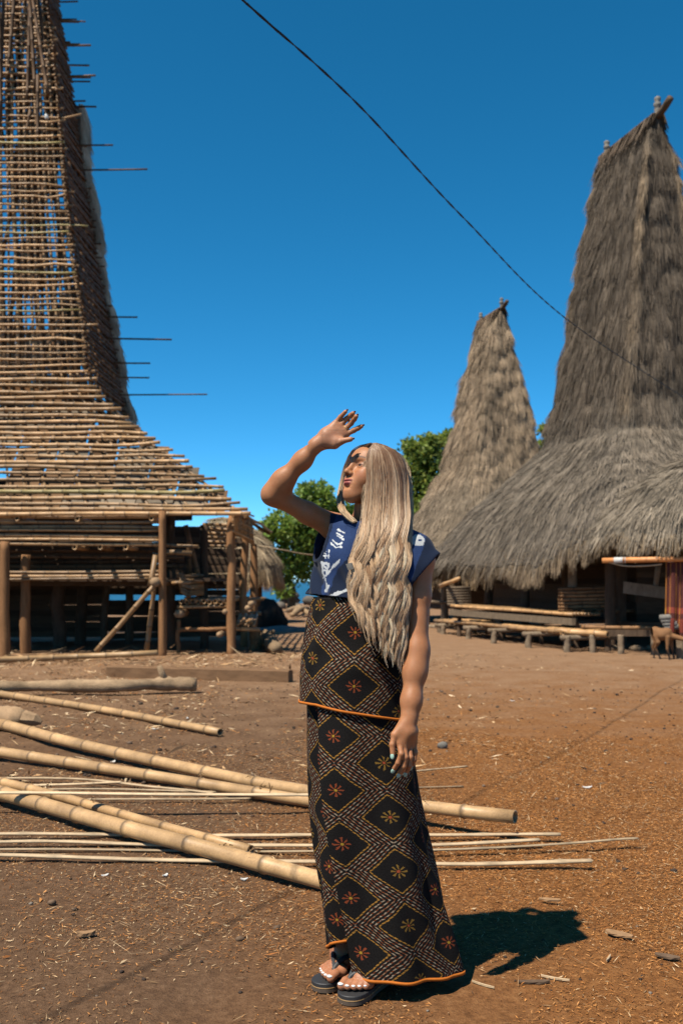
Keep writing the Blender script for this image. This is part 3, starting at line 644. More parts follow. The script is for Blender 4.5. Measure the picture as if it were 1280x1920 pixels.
def make_far_house():
    c = A(4.85, 33.0, 0)
    H = thing('thatched_house', 'smaller pale brown thatched tower house beyond the larger dark one', 'house', c)
    prof = [(4.0, 3.4, 1.5, .36), (3.8, 3.2, 1.9, .4), (3.0, 2.5, 2.75, .45), (2.2, 1.95, 3.7, .5), (1.62, 1.24, 4.9, .26), (1.34, .88, 6.2, .2), (1.04, .50, 8.0, .2), (.92, .24, 9.3, .3), (.88, .14, 9.75, .5), (.85, .1, 9.85, .6)]
    thatch_roof(H, roof_fn(c, prof, .4), (0.98, 0.88, 0.76), (1.10, 0.94, 0.77), 90000, 6000, 0, .1, lumps=.07, size=1.0, corner=(0.335, .665, .835), tsplit=.42)
    ridge(H, c-D1*.9+A(0, 0, 9.9), c+D1*.85+A(0, 0, 9.9), (1, .9, .8), .85)
    L = lambda a, b, z=0.0: c+D1*a+D2*b+A(0, 0, z)
    for a in (-3.2, -1, 1.2, 3.2): hpost(H, L(a, -2.8), 2, .1, 'wood'); hpost(H, L(a, 2.6), 2, .1, 'wood')
    for z in np.arange(.5, 1.9, .14):
        for p, q in ((L(-3, -2.2), L(3, -2.2)), (L(-3, -2.2), L(-3, 2.2))): m, h = (p+q)/2, (q-p)/2; mk('wall_slat', *split(boxm(m+A(0, 0, z), h, np.cross(nrm(h), A(0, 0, 1))*.014, A(0, 0, .075))), parent=H, mat='bamboo_old2')
    p, q = at(790, 1128, 27.6), at(860, 1130, 26.8); hpole(H, p, q, .05, 'greywood', 'rail'); p, q = at(788, 1175, 27.5), at(838, 1176, 26.6); hpole(H, p, q, .06, 'greywood', 'rail')
    hpost(H, at(832, 1185, 27.2), 1.5, .09, 'greywood'); hpost(H, at(800, 1185, 28), 1.5, .08, 'greywood')
make_far_house()

def make_hut():
    c = A(-3.52, 31.0, 0)
    H = thing('thatched_hut', 'small straw coloured thatched hut on posts behind the bamboo lattice house', 'hut', c)
    d1, d2 = A(1, 0, 0), A(0, 1, 0)
    fn = roof_fn(c, [(1.62, 1.7, 1.55, .75), (1.5, 1.55, 1.95, .75), (1.15, 1.2, 2.5, .8), (.75, .8, 2.85, .85), (.3, .3, 3.1, .9), (.03, .03, 3.16, 1)], .6, d1, d2)
    thatch_roof(H, fn, (1.7, 1.5, 1.2), (1.7, 1.5, 1.2), 14000, 9000, 0, .05, lumps=.06, fr_len=.5, size=1.1, tsplit=2)
    for x, y in ((.95, -1), (.95, 1), (-1, -1), (-1, 1), (.2, -1)): hpost(H, c+A(x, y, 0), 1.9, .075, 'post')
    for x in (-.9, -.5, -.1, .3, .7): hpole(H, c+A(x-.2, -1, .75), c+A(x+.2, 1, .75), .04, 'bamboo_old', 'deck_culm')
    hpole(H, c+A(-1, -1, .7), c+A(1.1, -1, .7), .05, 'bamboo_old', 'rail'); hpole(H, c+A(-1, -1, 1.2), c+A(1.1, -1, 1.2), .04, 'bamboo_old', 'rail')
make_hut()

# ------------------------------------------------------------------ trees, field wall, things behind the yard
def leafmat(name, a, b):
    t = NT(name); v = t.coord(); f = t.noise(v, 1.2, 3)
    c = t.mix(1.0, t.ramp(f, [(0.3, a), (0.7, b)]), t.attr('col'), 'MULTIPLY')
    t.link(c, t.b.inputs['Base Color']); t.b.inputs['Roughness'].default_value = 0.55; t.b.inputs['Specular IOR Level'].default_value = 0.3
    tr = t.new('ShaderNodeBsdfTranslucent'); t.link(c, tr.inputs['Color']); mx = t.new('ShaderNodeMixShader'); mx.inputs[0].default_value = 0.3
    t.link(t.b.outputs[0], mx.inputs[1]); t.link(tr.outputs[0], mx.inputs[2]); t.link(mx.outputs[0], t.out.inputs['Surface'])
    return t.m
M['leaf'] = leafmat('tree_leaf', (0.12, 0.20, 0.028), (0.27, 0.38, 0.062))
M['leaf2'] = leafmat('tree_leaf_olive', (0.135, 0.195, 0.03), (0.28, 0.34, 0.062))
def make_tree(label, base, limbs, blobs, n, size, leaf, r0=.16):
    T = thing('tree', label, 'tree', base, 'trees behind the village')
    parts = []; tips = []
    for pts, r in limbs: parts.append(tube(bez(pts, 14), r*np.linspace(1, .35, 14), 7, np.ones((14, 3)), jitter=.05))
    for c, r in blobs:                              # a branch to every clump, with twigs
        root = limbs[0][0][-1]; mid = (root+c)/2+A(0, 0, -.15)
        parts.append(tube(bez([root, mid, c], 8), np.linspace(.05, .02, 8), 5, np.ones((8, 3))))
        for _ in range(4): parts.append(tube(bez([c, c+rng.normal(size=3)*r*.35, c+nrm(rng.normal(size=3))*r*.95], 5), np.linspace(.018, .006, 5), 4, np.ones((5, 3))))
    V, Fc, C = join(parts); mk('trunk', V, Fc, M['bark'], T, True, C*.5)
    tot = sum(r**2 for _, r in blobs); Ps, Os = [], []
    for c, r in blobs:
        m = int(n*r*r/tot); u = nrm(rng.normal(size=(m, 3))); rad = r*(0.35+0.65*rng.random((m, 1))**.5)*(1+.35*fbm(u*1.7+c, 3)[:, None])
        sub = nrm(rng.normal(size=(28, 3)))*r*rng.uniform(.4, 1.05, (28, 1)); k = rng.integers(0, 28, m)   # leaves gather in sprays
        p = np.where(rng.random((m, 1)) < .7, sub[k]+rng.normal(size=(m, 3))*r*.17, u*rad); Ps.append(c+p*A(1, 1, .85)); Os.append(nrm(p))
    P, O = np.vstack(Ps), np.vstack(Os); m = len(P)
    D = nrm(rng.normal(size=(m, 3))+O*.7+A(0, 0, -.25)); N = nrm(np.cross(D, rng.normal(size=(m, 3)))); S = np.cross(D, N)
    L = size*rng.uniform(.6, 1.3, (m, 1)); w = L*.3
    V = np.stack([P, P+D*L*.5+S*w, P+D*L, P+D*L*.5-S*w+N*L*.06], 1).reshape(-1, 3)
    col = np.repeat(rng.uniform(.65, 1.4, (m, 1))*(A(1, 1, 1)+rng.normal(size=(m, 1))*A(.12, .02, -.02)), 4, axis=0)
    mk('crown', V, np.arange(4*m).reshape(-1, 4), M[leaf], T, False, np.clip(col, .2, 2), kind='stuff')
def B(px, py, Y, rpx): return at(px, py, Y), rpx/F*Y
Y = 42.0; b = at(545, 1130, Y); b[2] = -.1
make_tree('round green tree behind the small hut near the sea', b, [([b, at(548, 1105, Y), at(541, 1085, Y), at(545, 1060, Y)], .2), ([at(545, 1080, Y), at(570, 1050, Y), at(595, 1020, Y)], .09)],
          [B(*v) for v in ((520, 990, 41, 34), (553, 965, 42, 38), (590, 945, 42, 36), (560, 1020, 42, 42), (600, 1000, 42.5, 44), (505, 1050, 41, 26), (535, 1068, 41.5, 34), (580, 1060, 42, 34), (630, 960, 43, 36), (640, 1010, 43, 44), (575, 918, 42, 17), (605, 915, 42.5, 16), (680, 985, 44, 50), (498, 1010, 41, 18), (530, 1105, 41, 18))], 15000, .20, 'leaf')
Y = 46.0; b = at(780, 1140, Y); b[2] = -.1
make_tree('taller olive green tree rising beside the far thatched tower', b, [([b, at(784, 1080, Y), at(776, 1020, Y), at(785, 950, Y)], .24), ([at(780, 1000, Y), at(810, 940, Y), at(830, 880, Y)], .12)],
          [B(*v) for v in ((790, 850, 46, 36), (820, 835, 46.5, 24), (770, 890, 46, 34), (815, 885, 46, 38), (745, 870, 46.5, 26), (790, 930, 46, 44), (760, 955, 46, 38), (835, 930, 46, 40), (720, 920, 46, 34), (805, 826, 46, 16), (770, 838, 46, 14), (840, 820, 47, 18), (785, 990, 46, 40), (1030, 835, 44, 22), (1018, 805, 44, 10))], 15000, .21, 'leaf2')
# dark dry-stone wall at the rim of the plateau
W_ = thing('stone_wall', 'low dark field wall of loose stones at the far rim of the yard', 'wall', at(560, 1150, 46)*A(1, 1, 0))
protos = []
for k in range(5):
    V, Fc, _ = ico((0, 0, 0), 1.0, 2, .22, k+3); me = None; protos.append((V, Fc))
for k in range(130):
    x = rng.uniform(-7, 10); z = rng.choice([.12, .38, .6], p=[.45, .35, .2]); r = rng.uniform(.16, .30); V, Fc = protos[k % 5]
    mk('stone', A(x, 46+rng.normal()*.15, z)+V*r*A(1.25, 1, .8), Fc, M['stone'], W_)
# woodpile and stump beside the unfinished house
p = at(508, 1225, 20.0)
sp = thing('log_stump', 'knobbly grey driftwood stump lying at the corner of the bamboo house', 'stump', p*A(1, 1, 0))
V, Fc, C = tube(bez([gp(498, 1205)+A(0, 0, .12), gp(503, 1212)+A(0, 0, .14), gp(510, 1222)+A(0, 0, .12), gp(520, 1227)+A(0, 0, .09)], 14), np.linspace(.15, .10, 14), 9, np.ones((14, 3)), jitter=.12)
mk('trunk', V, Fc, M['bark'], sp, True, C*.75)
V, Fc, C = tube(bez([gp(503, 1210)+A(0, 0, .15), gp(512, 1214)+A(0, 0, .3)], 5), np.linspace(.07, .04, 5), 7, np.ones((5, 3)), jitter=.1); mk('branch', V, Fc, M['bark'], sp, True, C*.7)
V, Fc, _ = ico(at(506, 1160, 27), .45, 3, .3, 5, (1.0, .8, 1.15)); tag(mk('boulder', V, Fc, M['black2'] if 'black2' in M else M['stone']), 'dark rock mound in the shade beyond the bamboo house', 'boulder')  # mound in an even near-black brown
V, Fc, _ = ico(gp(545, 1182)+A(0, 0, .0), .75, 3, .25, 8, (1.2, 1.0, .14)); tag(mk('tarp_heap', V, Fc, M['tarp'] if 'tarp' in M else M['stone']), 'flat grey heap of tarp on the path behind the woman', 'heap')  # grey tarp patch modelled as a low lump
for k, (x0, y0, x1, y1) in enumerate(((540, 1151, 580, 1158), (548, 1160, 590, 1152), (552, 1156, 570, 1149))):
    V, Fc, C = tube(bez([gp(x0, y0)+A(0, 0, .12), gp((x0+x1)/2, (y0+y1)/2)+A(0, 0, .3), gp(x1, y1)+A(0, 0, .12)], 8), .09, 7, np.ones((8, 3)), jitter=.06)
    tag(mk('dry_branch', V, Fc, M['bark'], None, True, C), ('pale dry branch sloping down towards the yard before the stone wall', 'longest pale dry branch crossing the others before the stone wall', 'short pale dry branch under the crossing ones before the stone wall')[k], 'branch', 'branches before the stone wall')
V, Fc, C = tube(bez([at(480, 1022, 30), at(530, 1031, 30), at(592, 1041, 31), at(720, 1046, 34)], 30), .016, 5, np.ones((30, 3))); tag(mk('washing_line', V, Fc, M['cane'], None, True, C), 'thin pale cord strung from the small thatched hut', 'cord')

# ------------------------------------------------------------------ poles, strips and timbers lying on the yard
G1 = 'bamboo poles lying on the yard'
def gpole(label, ctrl, r0, r1, gap=.34, mat='pole', name='bamboo_pole', group=G1, hollow=True, tone=1.0, sides=14):
    V, Fc, C = bamboo(ctrl[0], ctrl[-1], r0, r1, sides, gap, mids=ctrl[1:-1], hollow=hollow, tone=np.ones(3)*tone)
    ph = np.arange(len(V)); C = C*(1+.10*fbm(V*A(3, 3, 9), 17, 2))[:, None]
    o = tag(mk(name, V, Fc, M[mat], None, True, C), label, 'bamboo pole', group)
    for k in range(rng.integers(3, 6)):          # torn sheath remnants at some nodes
        i = rng.uniform(.1, .9); P = bez(ctrl, 60)[int(i*59)]
        n = 14; D = nrm(rng.normal(size=(n, 3))+A(0, 0, .4)); bl = blades(P+A(0, 0, r0*.8)+rng.normal(size=(n, 3))*r0*.35, D, nrm(rng.normal(size=(n, 3))), rng.uniform(.012, .035, n), rng.uniform(.002, .005, n), np.full((n, 3), .45)*A(1, .9, .7))
        s = mk('sheath_tuft', bl[0], bl[1], M[mat], None, False, bl[2], kind='stuff'); s.parent = o
    return o
g = lambda x, y, z=0.05: gp(x, y, z)
gpole('long thick bamboo pole whose cut end sticks out past the skirt', [g(-150, 1323, .06), g(0, 1357, .06), g(150, 1396, .06), g(440, 1459, .06), g(577, 1484, .075), g(790, 1512, .10), g(965, 1532, .115)], .050, .033, .46)
gpole('slimmer bamboo pole running beside the long thick one', [g(-150, 1388), g(0, 1410), g(300, 1457), g(577, 1502), g(690, 1519)], .041, .032, .38)
gpole('heavy bamboo pole lying across the pale strips with its butt hidden behind the skirt', [g(-200, 1432, .06), g(0, 1486, .07), g(200, 1543, .075), g(410, 1598, .065), g(592, 1648, .045), g(655, 1664, .045)], .044, .036, .42)
gpole('bamboo pole half hidden under the heavy crossing one', [g(-150, 1430, .035), g(0, 1466, .035), g(110, 1493, .035), g(300, 1548, .033), g(470, 1594, .03)], .032, .024, .33)
gpole('thin weathered bamboo pole ending before the sawn beam and log', [g(-120, 1283, .04), g(0, 1301, .04), g(200, 1332, .04), g(413, 1373, .04)], .040, .033, .33)
gpole('straight pale pole lying along the front of the bamboo house', [g(-120, 1240, .05), g(0, 1237, .05), g(150, 1231, .06), g(296, 1224, .12)], .05, .045, .4, tone=.85)
G2 = 'pale split bamboo strips on the yard'
def strip(label, ctrl, w, tone=1.0):
    L = sum(np.linalg.norm(np.diff(np.array(ctrl), axis=0), axis=1)); n = max(30, int(L/.05)); P = bez(ctrl, n)
    ks = np.linspace(0, L, n); node = np.exp(-((np.mod(ks+rng.uniform(0, .3), .36)-.18)/.018)**2)
    R = w*(1+.25*node)*(1+.05*rng.normal(size=n)); P = P+A(0, 0, 1)[None]*(w*.25+.003*np.sin(ks*5)[:, None])
    C = (1-.35*node+.06*rng.normal(size=n))[:, None]*np.ones(3)*tone
    V, Fc, C = tube(P, R, 6, C, flat=.42); return tag(mk('bamboo_strip', V, Fc, M['cane'], None, True, C), label, 'bamboo strip', G2)
strip('bright white split strip laid over the bamboo poles', [gp(-80, 1489, .10), gp(200, 1489, .12), gp(577, 1493, .10), gp(700, 1493, .06)], .018, 1.35)
strip('pale split strip farthest from the heavy pole end', [gp(-60, 1461, .02), gp(150, 1462, .02), gp(300, 1477, .02), gp(400, 1489, .02)], .014)
strip('short white strip tucked between two bamboo poles', [gp(60, 1474, .02), gp(150, 1472, .02), gp(228, 1468, .02)], .016, 1.25)
strip('dull split strip under the bright white one', [gp(40, 1482, .02), gp(250, 1481, .02), gp(470, 1487, .02)], .012, .85)
strip('brown split strip crossing to the slimmer bamboo pole', [gp(160, 1500, .02), gp(330, 1500, .02), gp(470, 1497, .02)], .013, .7)
strip('long pale split strip lying parallel above the knotty ones', [gp(-60, 1566, .02), gp(200, 1566, .02), gp(577, 1568, .02), gp(800, 1566, .02), gp(1050, 1567, .025)], .017)
strip('knotty split strip with rough joints', [gp(-60, 1582, .02), gp(120, 1580, .02), gp(320, 1585, .02), gp(560, 1588, .02), gp(800, 1585, .02), gp(1010, 1577, .03)], .017, .95)
strip('thin split strip with tapering tip over the orange husk litter', [gp(-60, 1594, .01), gp(250, 1595, .01), gp(577, 1597, .015), gp(800, 1595, .02), gp(1080, 1581, .035), gp(1195, 1573, .05)], .011, .85)
strip('broad split strip lying closest to the bare brown ground', [gp(-60, 1604, .02), gp(200, 1611, .02), gp(577, 1618, .02), gp(850, 1621, .02), gp(1108, 1617, .03)], .018, 1.05)
strip('thin stick pointing at the small grey stone', [gp(690, 1452, .01), gp(780, 1447, .01), gp(875, 1437, .01)], .011, .8)
strip('faint thin stick beside an orange scrap', [gp(690, 1480, .01), gp(780, 1478, .01), gp(868, 1475, .01)], .008, .7)
# rough log, sawn beam, adzed post end
LG = thing('rough_log', 'rough barked log lying between beam and bamboo poles', 'log', gp(180, 1285))
P = bez([gp(-180, 1294, .1), gp(0, 1288, .1), gp(100, 1286, .1), gp(220, 1286, .11), gp(305, 1282, .11), gp(366, 1283, .1)], 50)
R = .062*(1+.12*np.sin(np.linspace(0, 15, 50)))*np.linspace(1, 1.15, 50); R[38:42] *= 1.22
V, Fc, C = tube(P, R, 12, np.ones((50, 3)), jitter=.05); C = C*(1+.3*fbm(V*A(4, 4, 4), 3))[:, None]; mk('trunk', V, Fc, M['bark'], LG, True, C)
V, Fc, C = tube([P[40], P[40]+A(-.06, -.05, .2)], [.045, .03], 7, np.ones((2, 3))); mk('branch_stub', V, Fc, M['bark'], LG, True, C)
V, Fc, C = tube([P[-1]+A(-.004, 0, 0), P[-1]+A(.012, 0, 0)], [.078, .074], 12, np.ones((2, 3))); mk('cut_face', V, Fc, M['cutwood'], LG, True, C)
def sawn(a, b, w, h):
    d = nrm(b-a); s = np.cross(d, A(0, 0, 1)); P = np.linspace(0, 1, 14); V = []; Fc = []
    for f in P:
        c = a+(b-a)*f
        for (u, v) in ((-1, -1), (1, -1), (1, .86), (.86, 1), (-.86, 1), (-1, .86)): V.append(c+s*w*u+A(0, 0, h*(v+1))+rng.normal(size=3)*.003)
    for i in range(13):
        for j in range(6): Fc.append([i*6+j, i*6+(j+1) % 6, (i+1)*6+(j+1) % 6, (i+1)*6+j])
    Fc += [list(range(6))[::-1], [78+j for j in range(6)]]; return np.array(V), Fc
V, Fc = sawn(gp(205, 1270)+A(0, 0, 0), gp(545, 1279), .085, .075); tag(mk('sawn_beam', V, Fc, M['beam'], None, False), 'squared reddish brown timber beam lying before the bamboo house', 'beam')
AP = thing('adzed_post', 'thick adzed timber post end with a pale chopped tip', 'timber', gp(20, 1375))
P = bez([gp(-220, 1340, .1), gp(-60, 1344, .1), gp(10, 1346, .1), gp(48, 1347, .1)], 20); V, Fc, C = tube(P, np.concatenate([np.full(17, .10), [.095, .08, .06]]), 11, np.ones((20, 3)), jitter=.03); mk('shaft', V, Fc, M['cutwood'], AP, True)
V, Fc, C = tube([P[-1]-A(.01, 0, 0), P[-1]+A(.09, -.01, -.01), P[-1]+A(.14, -.01, -.03)], [.075, .055, .02], 7, np.ones((3, 3)), jitter=.1); mk('chopped_tip', V, Fc, M['cutwood'], AP, False)

# ------------------------------------------------------------------ single scraps that can be picked out on the ground
def chip(label, px, py, L, W, ang, mat, cat='wood chip', name='wood_chip', curl=.05, thick=.006, group=None):
    n = 7; u = np.linspace(-1, 1, n); c = gp(px, py); V = []
    d = A(math.cos(ang), math.sin(ang), 0); s = A(-d[1], d[0], 0)
    for z in (0, 1):
        for k in u:
            w = W*(1-.75*abs(k)**2.2)
            for sg in (-1, 1): V.append(c+d*L*k+s*w*sg*(1+.1*rng.normal())+A(0, 0, .003+curl*L*k*k+thick*z+.12*W*(sg > 0)))
    Fc = []
    for i in range(n-1):
        a = 2*i; Fc.append([a, a+2, a+3, a+1]); b = 2*n+a; Fc.append([b, b+1, b+3, b+2]); Fc.append([a, b, b+2, a+2]); Fc.append([a+1, a+3, b+3, b+1])
    Fc += [[0, 1, 2*n+1, 2*n], [2*n-2, 4*n-2, 4*n-1, 2*n-1]]
    return tag(mk(name, np.array(V), Fc, M[mat], None, False, np.ones((len(V), 3))), label, cat, group)
M['paper'] = pmat('white_scrap', (0.72, 0.70, 0.66), 0.15, 30, attr=False, rnd=0); M['huskchip'] = pmat('husk_chip', (0.36, 0.21, 0.105), 0.35, 25, (1, 1, 1), .85, attr=False, rnd=.15); M['darkchip'] = pmat('dark_bark_chip', (0.16, 0.10, 0.06), .4, 25, attr=False, rnd=.2)
chip('curved pale coconut shell piece alone on the brown ground', 162, 1756, .032, .013, .35, 'huskchip', 'shell piece', 'coconut_shell', .16, .012)
chip('large flat orange bark flake beside the shadow of the woman', 1160, 1755, .05, .02, -.7, 'huskchip'); chip('narrow pale bark flake at the edge of the shadow', 1030, 1690, .042, .012, -.25, 'huskchip')
chip('dark curled bark piece on orange husk litter', 1250, 1797, .04, .014, -.5, 'darkchip'); chip('dull flat bark sliver near the skirt hem', 1000, 1845, .05, .01, .05, 'darkchip'); chip('pale splinter above the dull bark sliver', 1040, 1838, .045, .003, -.45, 'cane')
chip('bent straw coloured splinter near the head shadow', 1140, 1800, .03, .003, 1.1, 'cane'); chip('thin pale twig beyond the skirt hem', 905, 1850, .04, .002, -.7, 'cane')
for k, (px, py) in enumerate(((197, 1644), (310, 1644), (458, 1651))): chip(('crumpled white scrap below the strips above the coconut shell', 'crumpled white scrap below the strips before the heavy pole', 'crumpled white scrap close under the heavy bamboo pole')[k], px, py, .016, .008, rng.uniform(0, 3), 'paper', 'scrap', 'white_scrap', .3, .004, 'white scraps on bare ground')
for k, (px, py) in enumerate(((212, 1430), (292, 1368), (352, 1348), (1100, 1478), (960, 1315), (700, 1330))): chip(('white scrap between the two long bamboo poles', 'white scrap beside the thin weathered bamboo pole', 'white scrap beyond the cut end of the thin weathered pole', 'white scrap on the orange husk litter', 'white scrap on the open pale dirt before the porch', 'white scrap behind the woman at hip height')[k], px, py, .03, .012, rng.uniform(0, 3), 'paper', 'scrap', 'white_scrap', .2, .004, 'white scraps in the litter')
V, Fc, _ = ico(gp(829, 1403)+A(0, 0, .02), .04, 2, .25, 4, (1, .9, .75)); tag(mk('stone', V, Fc, M['finial']), 'pale grey stone on the yard beside the hanging hand', 'stone')
for k, (px, py) in enumerate(((505, 1452), (98, 1696), (450, 1765), (520, 1744))):
    V, Fc, _ = ico(gp(px, py)+A(0, 0, .008), .016, 2, .25, k+9, (1, .9, .75)); tag(mk('dung_pellet', V, Fc, M['darkchip']), ('dark round clod beside the slimmer bamboo pole', 'dark clod on bare ground above the coconut shell piece', 'dark pebble alone on bare ground before the heavy pole', 'dark pebble in the faint cable shadow')[k], 'pebble', 'dark pebbles')

# ------------------------------------------------------------------ litter: husk fibre, shavings and chaff nobody could count
def litter():
    Vs, Cs = [], []
    def lay(n, ylo, yhi, lo, hi, wlo, whi, dens, pal):
        y = np.sqrt(rng.uniform(ylo**2, yhi**2, n)); x = y*rng.uniform(-.40, .40, n)
        d = dens(x, y)*np.clip(.75+.9*fbm(np.stack([x*1.3, y*1.3, x*0], -1), 55), .02, 1.6); k = rng.random(n) < d; x, y = x[k], y[k]; m = len(x)
        an = rng.uniform(0, 2*math.pi, m); D = np.stack([np.cos(an), np.sin(an), rng.normal(size=m)*.22], -1); D = nrm(D)
        N = nrm(np.stack([rng.normal(size=m)*.5, rng.normal(size=m)*.5, np.ones(m)], -1)); S = nrm(np.cross(D, N))
        L = rng.uniform(lo, hi, m)*np.exp(rng.normal(size=m)*.35); w = rng.uniform(wlo, whi, m); P = np.stack([x, y, gz(x, y)+.0015+np.abs(D[:, 2])*L*.5+rng.random(m)*.004], -1)
        pc = np.array(pal)[rng.choice(len(pal), m)]*rng.uniform(.8, 1.9, (m, 1))
        V = np.stack([P-D*L[:, None]*.5-S*w[:, None], P+S*w[:, None]*.9, P+D*L[:, None]*.5, P-D*L[:, None]*.1-S*w[:, None]*1.0], 1).reshape(-1, 3); Vs.append(V); Cs.append(np.repeat(pc, 4, axis=0))
    right = lambda x, y: np.clip(.55+x*.9-.04*(y-3), .08, 1)*np.clip((11-y)/4, 0, 1)
    alln = lambda x, y: np.clip(.7-.05*(y-3), .2, 1)
    org = [(.32, .125, .034), (.40, .175, .052), (.24, .092, .028), (.46, .22, .08), (.15, .062, .022)]
    tan = [(.45, .30, .16), (.36, .22, .11), (.26, .15, .075), (.12, .075, .045), (.55, .40, .24)]
    lay(330000, 2.6, 8.5, .006, .02, .0010, .0022, right, org)
    lay(130000, 2.6, 8, .006, .022, .0010, .0022, alln, tan+org)
    lay(5500, 2.6, 9, .03, .07, .001, .002, alln, tan)
    lay(1500, 2.6, 9, .012, .03, .003, .007, alln, org+tan)
    lay(42000, 7, 17.5, .012, .05, .002, .006, lambda x, y: np.clip(.62-.16*x, .12, 1), tan+org)
    lay(5000, 6, 17.5, .04, .12, .004, .012, lambda x, y: np.clip(.6-.18*x, .06, 1), tan+[(.6, .46, .3)])
    lay(1600, 12.5, 18.5, .08, .35, .006, .018, lambda x, y: np.clip(.5-.5*x, .0, 1)*np.clip((y-12)/4, 0, 1), tan)
    V, C = np.vstack(Vs), np.vstack(Cs); o = mk('husk_litter', V, np.arange(len(V)).reshape(-1, 4), M['litter'], None, False, C, kind='stuff'); tag(o, 'orange brown husk fibre and straw chaff strewn over the dirt yard', 'litter')
litter()
def pebbles():
    bm = bmesh.new(); bmesh.ops.create_icosphere(bm, subdivisions=1, radius=1.0); V0 = np.array([v.co[:] for v in bm.verts]); F0 = np.array([[v.index for v in f.verts] for f in bm.faces]); bm.free()
    n = 1500; y = np.sqrt(rng.uniform(2.6**2, 12**2, n)); x = y*rng.uniform(-.4, .4, n); r = np.exp(rng.normal(size=n)*.45)*.0048*(1+y*.05)
    V = (V0[None]*(1+.2*rng.normal(size=(n, len(V0), 1)))*r[:, None, None]*A(1, 1, .7)+np.stack([x, y, gz(x, y)+r*.3], -1)[:, None])
    C = np.repeat(np.array([(.07, .05, .04), (.2, .14, .1), (.10, .07, .05), (.3, .25, .2)])[rng.choice(4, n, p=[.5, .25, .2, .05])], len(V0), axis=0)
    Fc = (F0[None]+(np.arange(n)*len(V0))[:, None, None]).reshape(-1, 3); o = mk('pebble_litter', V.reshape(-1, 3), Fc, M['litter'], None, True, C, kind='stuff'); tag(o, 'tiny dark pebbles and clods scattered over the dirt yard', 'pebbles')
pebbles()

# ------------------------------------------------------------------ weaving hung on the porch rail
def make_weaving():
    H = thing('weaving_rack', 'bamboo rail on the porch of the large thatched house', 'rail', at(1262, 1230, 16.6)*A(1, 1, 0))
    V, Fc, C = bamboo(at(1128, 1051, 16.7), at(1420, 1045, 15.9), .045, .05, 10, .5, tone=A(1.2, .85, .6)); mk('pole', V, Fc, M['bamboo'], H, True, C)
    for f0, f1 in ((1150, 1172), (1250, 1262)):
        a, b = at(f0, ip(f0, [1128, 1420], [1051, 1045]), ip(f0, [1128, 1420], [16.7, 15.9])), at(f1, ip(f1, [1128, 1420], [1051, 1045]), ip(f1, [1128, 1420], [16.7, 15.9])); V, Fc, C = tube([a, b], .0505, 10, np.ones((2, 3))); mk('white_band', V, Fc, M['paper'], H, True)
    V, Fc, C = tube(bez([at(1140, 1054, 16.65), at(1170, 1061, 16.6), at(1210, 1061, 16.5), at(1240, 1058, 16.4)], 14), .012, 5, np.ones((14, 3))); mk('cord', V, Fc, M['cane'], H, True, C)
    nx, nz = 70, 60; u = np.linspace(0, 1, nx); v = np.linspace(0, 1, nz); U, W = np.meshgrid(u, v)
    px = 1247+U*120+ (W**2)*-3; Yc = 16.45-U*.35+.05*np.sin(U*38)*(.2+.8*W)+.25*(W > .78)*(W-.78)*np.sign(.5-U*0); z0, z1 = at(0, 1050, 16.4)[2], at(0, 1194, 16.4)[2]
    V = np.stack([(px-CX)/F*Yc, Yc, z0+(z1-z0)*W+.01*np.sin(U*20)], -1).reshape(-1, 3); i, j = np.meshgrid(np.arange(nx-1), np.arange(nz-1)); b = (j*nx+i).ravel()
    t = NT('warp_ikat_cloth'); uv = t.new('ShaderNodeSeparateXYZ'); t.link(t.coord('UV'), uv.inputs[0]); x, y = uv.outputs[0], uv.outputs[1]
    st = t.math('FRACT', t.math('MULTIPLY', x, 13.0)); yel = t.math('LESS_THAN', st, .16); red = t.math('GREATER_THAN', t.math('FRACT', t.math('MULTIPLY', x, 60.0)), .5)
    band = t.math('LESS_THAN', t.math('ABSOLUTE', t.math('SUBTRACT', y, .78)), .16); band = t.math('MULTIPLY', band, t.math('GREATER_THAN', t.math('ABSOLUTE', t.math('SUBTRACT', y, .73)), .035))
    c0 = t.mix(red, (.055, .008, .006), (.14, .02, .012)); c0 = t.mix(yel, c0, (.42, .15, .02)); c1 = t.mix(red, (.16, .02, .012), (.42, .07, .035)); c1 = t.mix(yel, c1, (.65, .28, .03)); t.link(t.mix(band, c0, c1), t.b.inputs['Base Color']); t.b.inputs['Roughness'].default_value = .9
    o = tag(mk('warp_cloth', V, np.stack([b, b+1, b+nx+1, b+nx], 1), t.m, None, True, None, np.stack([U.ravel(), W.ravel()], 1)), 'dark red warp cloth with yellow stripes hanging from the porch rail', 'cloth')
    md = o.modifiers.new('thick', 'SOLIDIFY'); md.thickness = .012
    for k in range(4):
        V, Fc, C = tube([at(1236+k*3, 1158+k*6, 16.5), at(1262+k*3, 1157+k*6, 16.4)], .05, 9, np.ones((2, 3))); mk('yarn_roll', V, Fc, M['paper2'], H, True)
    for px in (1275, 1400): hpost(H, at(px, 1237, 16.3), 1.6 if px > 1300 else .35, .07, 'greywood')
M['paper2'] = M['finial']
make_weaving()
for k, (px, py, r) in enumerate(((1194, 1220, .09), (1148, 1219, .07), (1215, 1219, .06), (1110, 1219, .05))):
    V, Fc, _ = ico(gp(px, py)+A(0, 0, .04), r, 2, .2, k+20, (1.5, 1, .75)); tag(mk('stone', V, Fc, M['greywood']), ('largest rounded tan stone in the dirt near the goat', 'low tan stone before the porch between two platform legs', 'small tan stone beside the largest one near the goat', 'smallest tan stone before the bamboo platform end')[k], 'stone', 'stones before the porch')

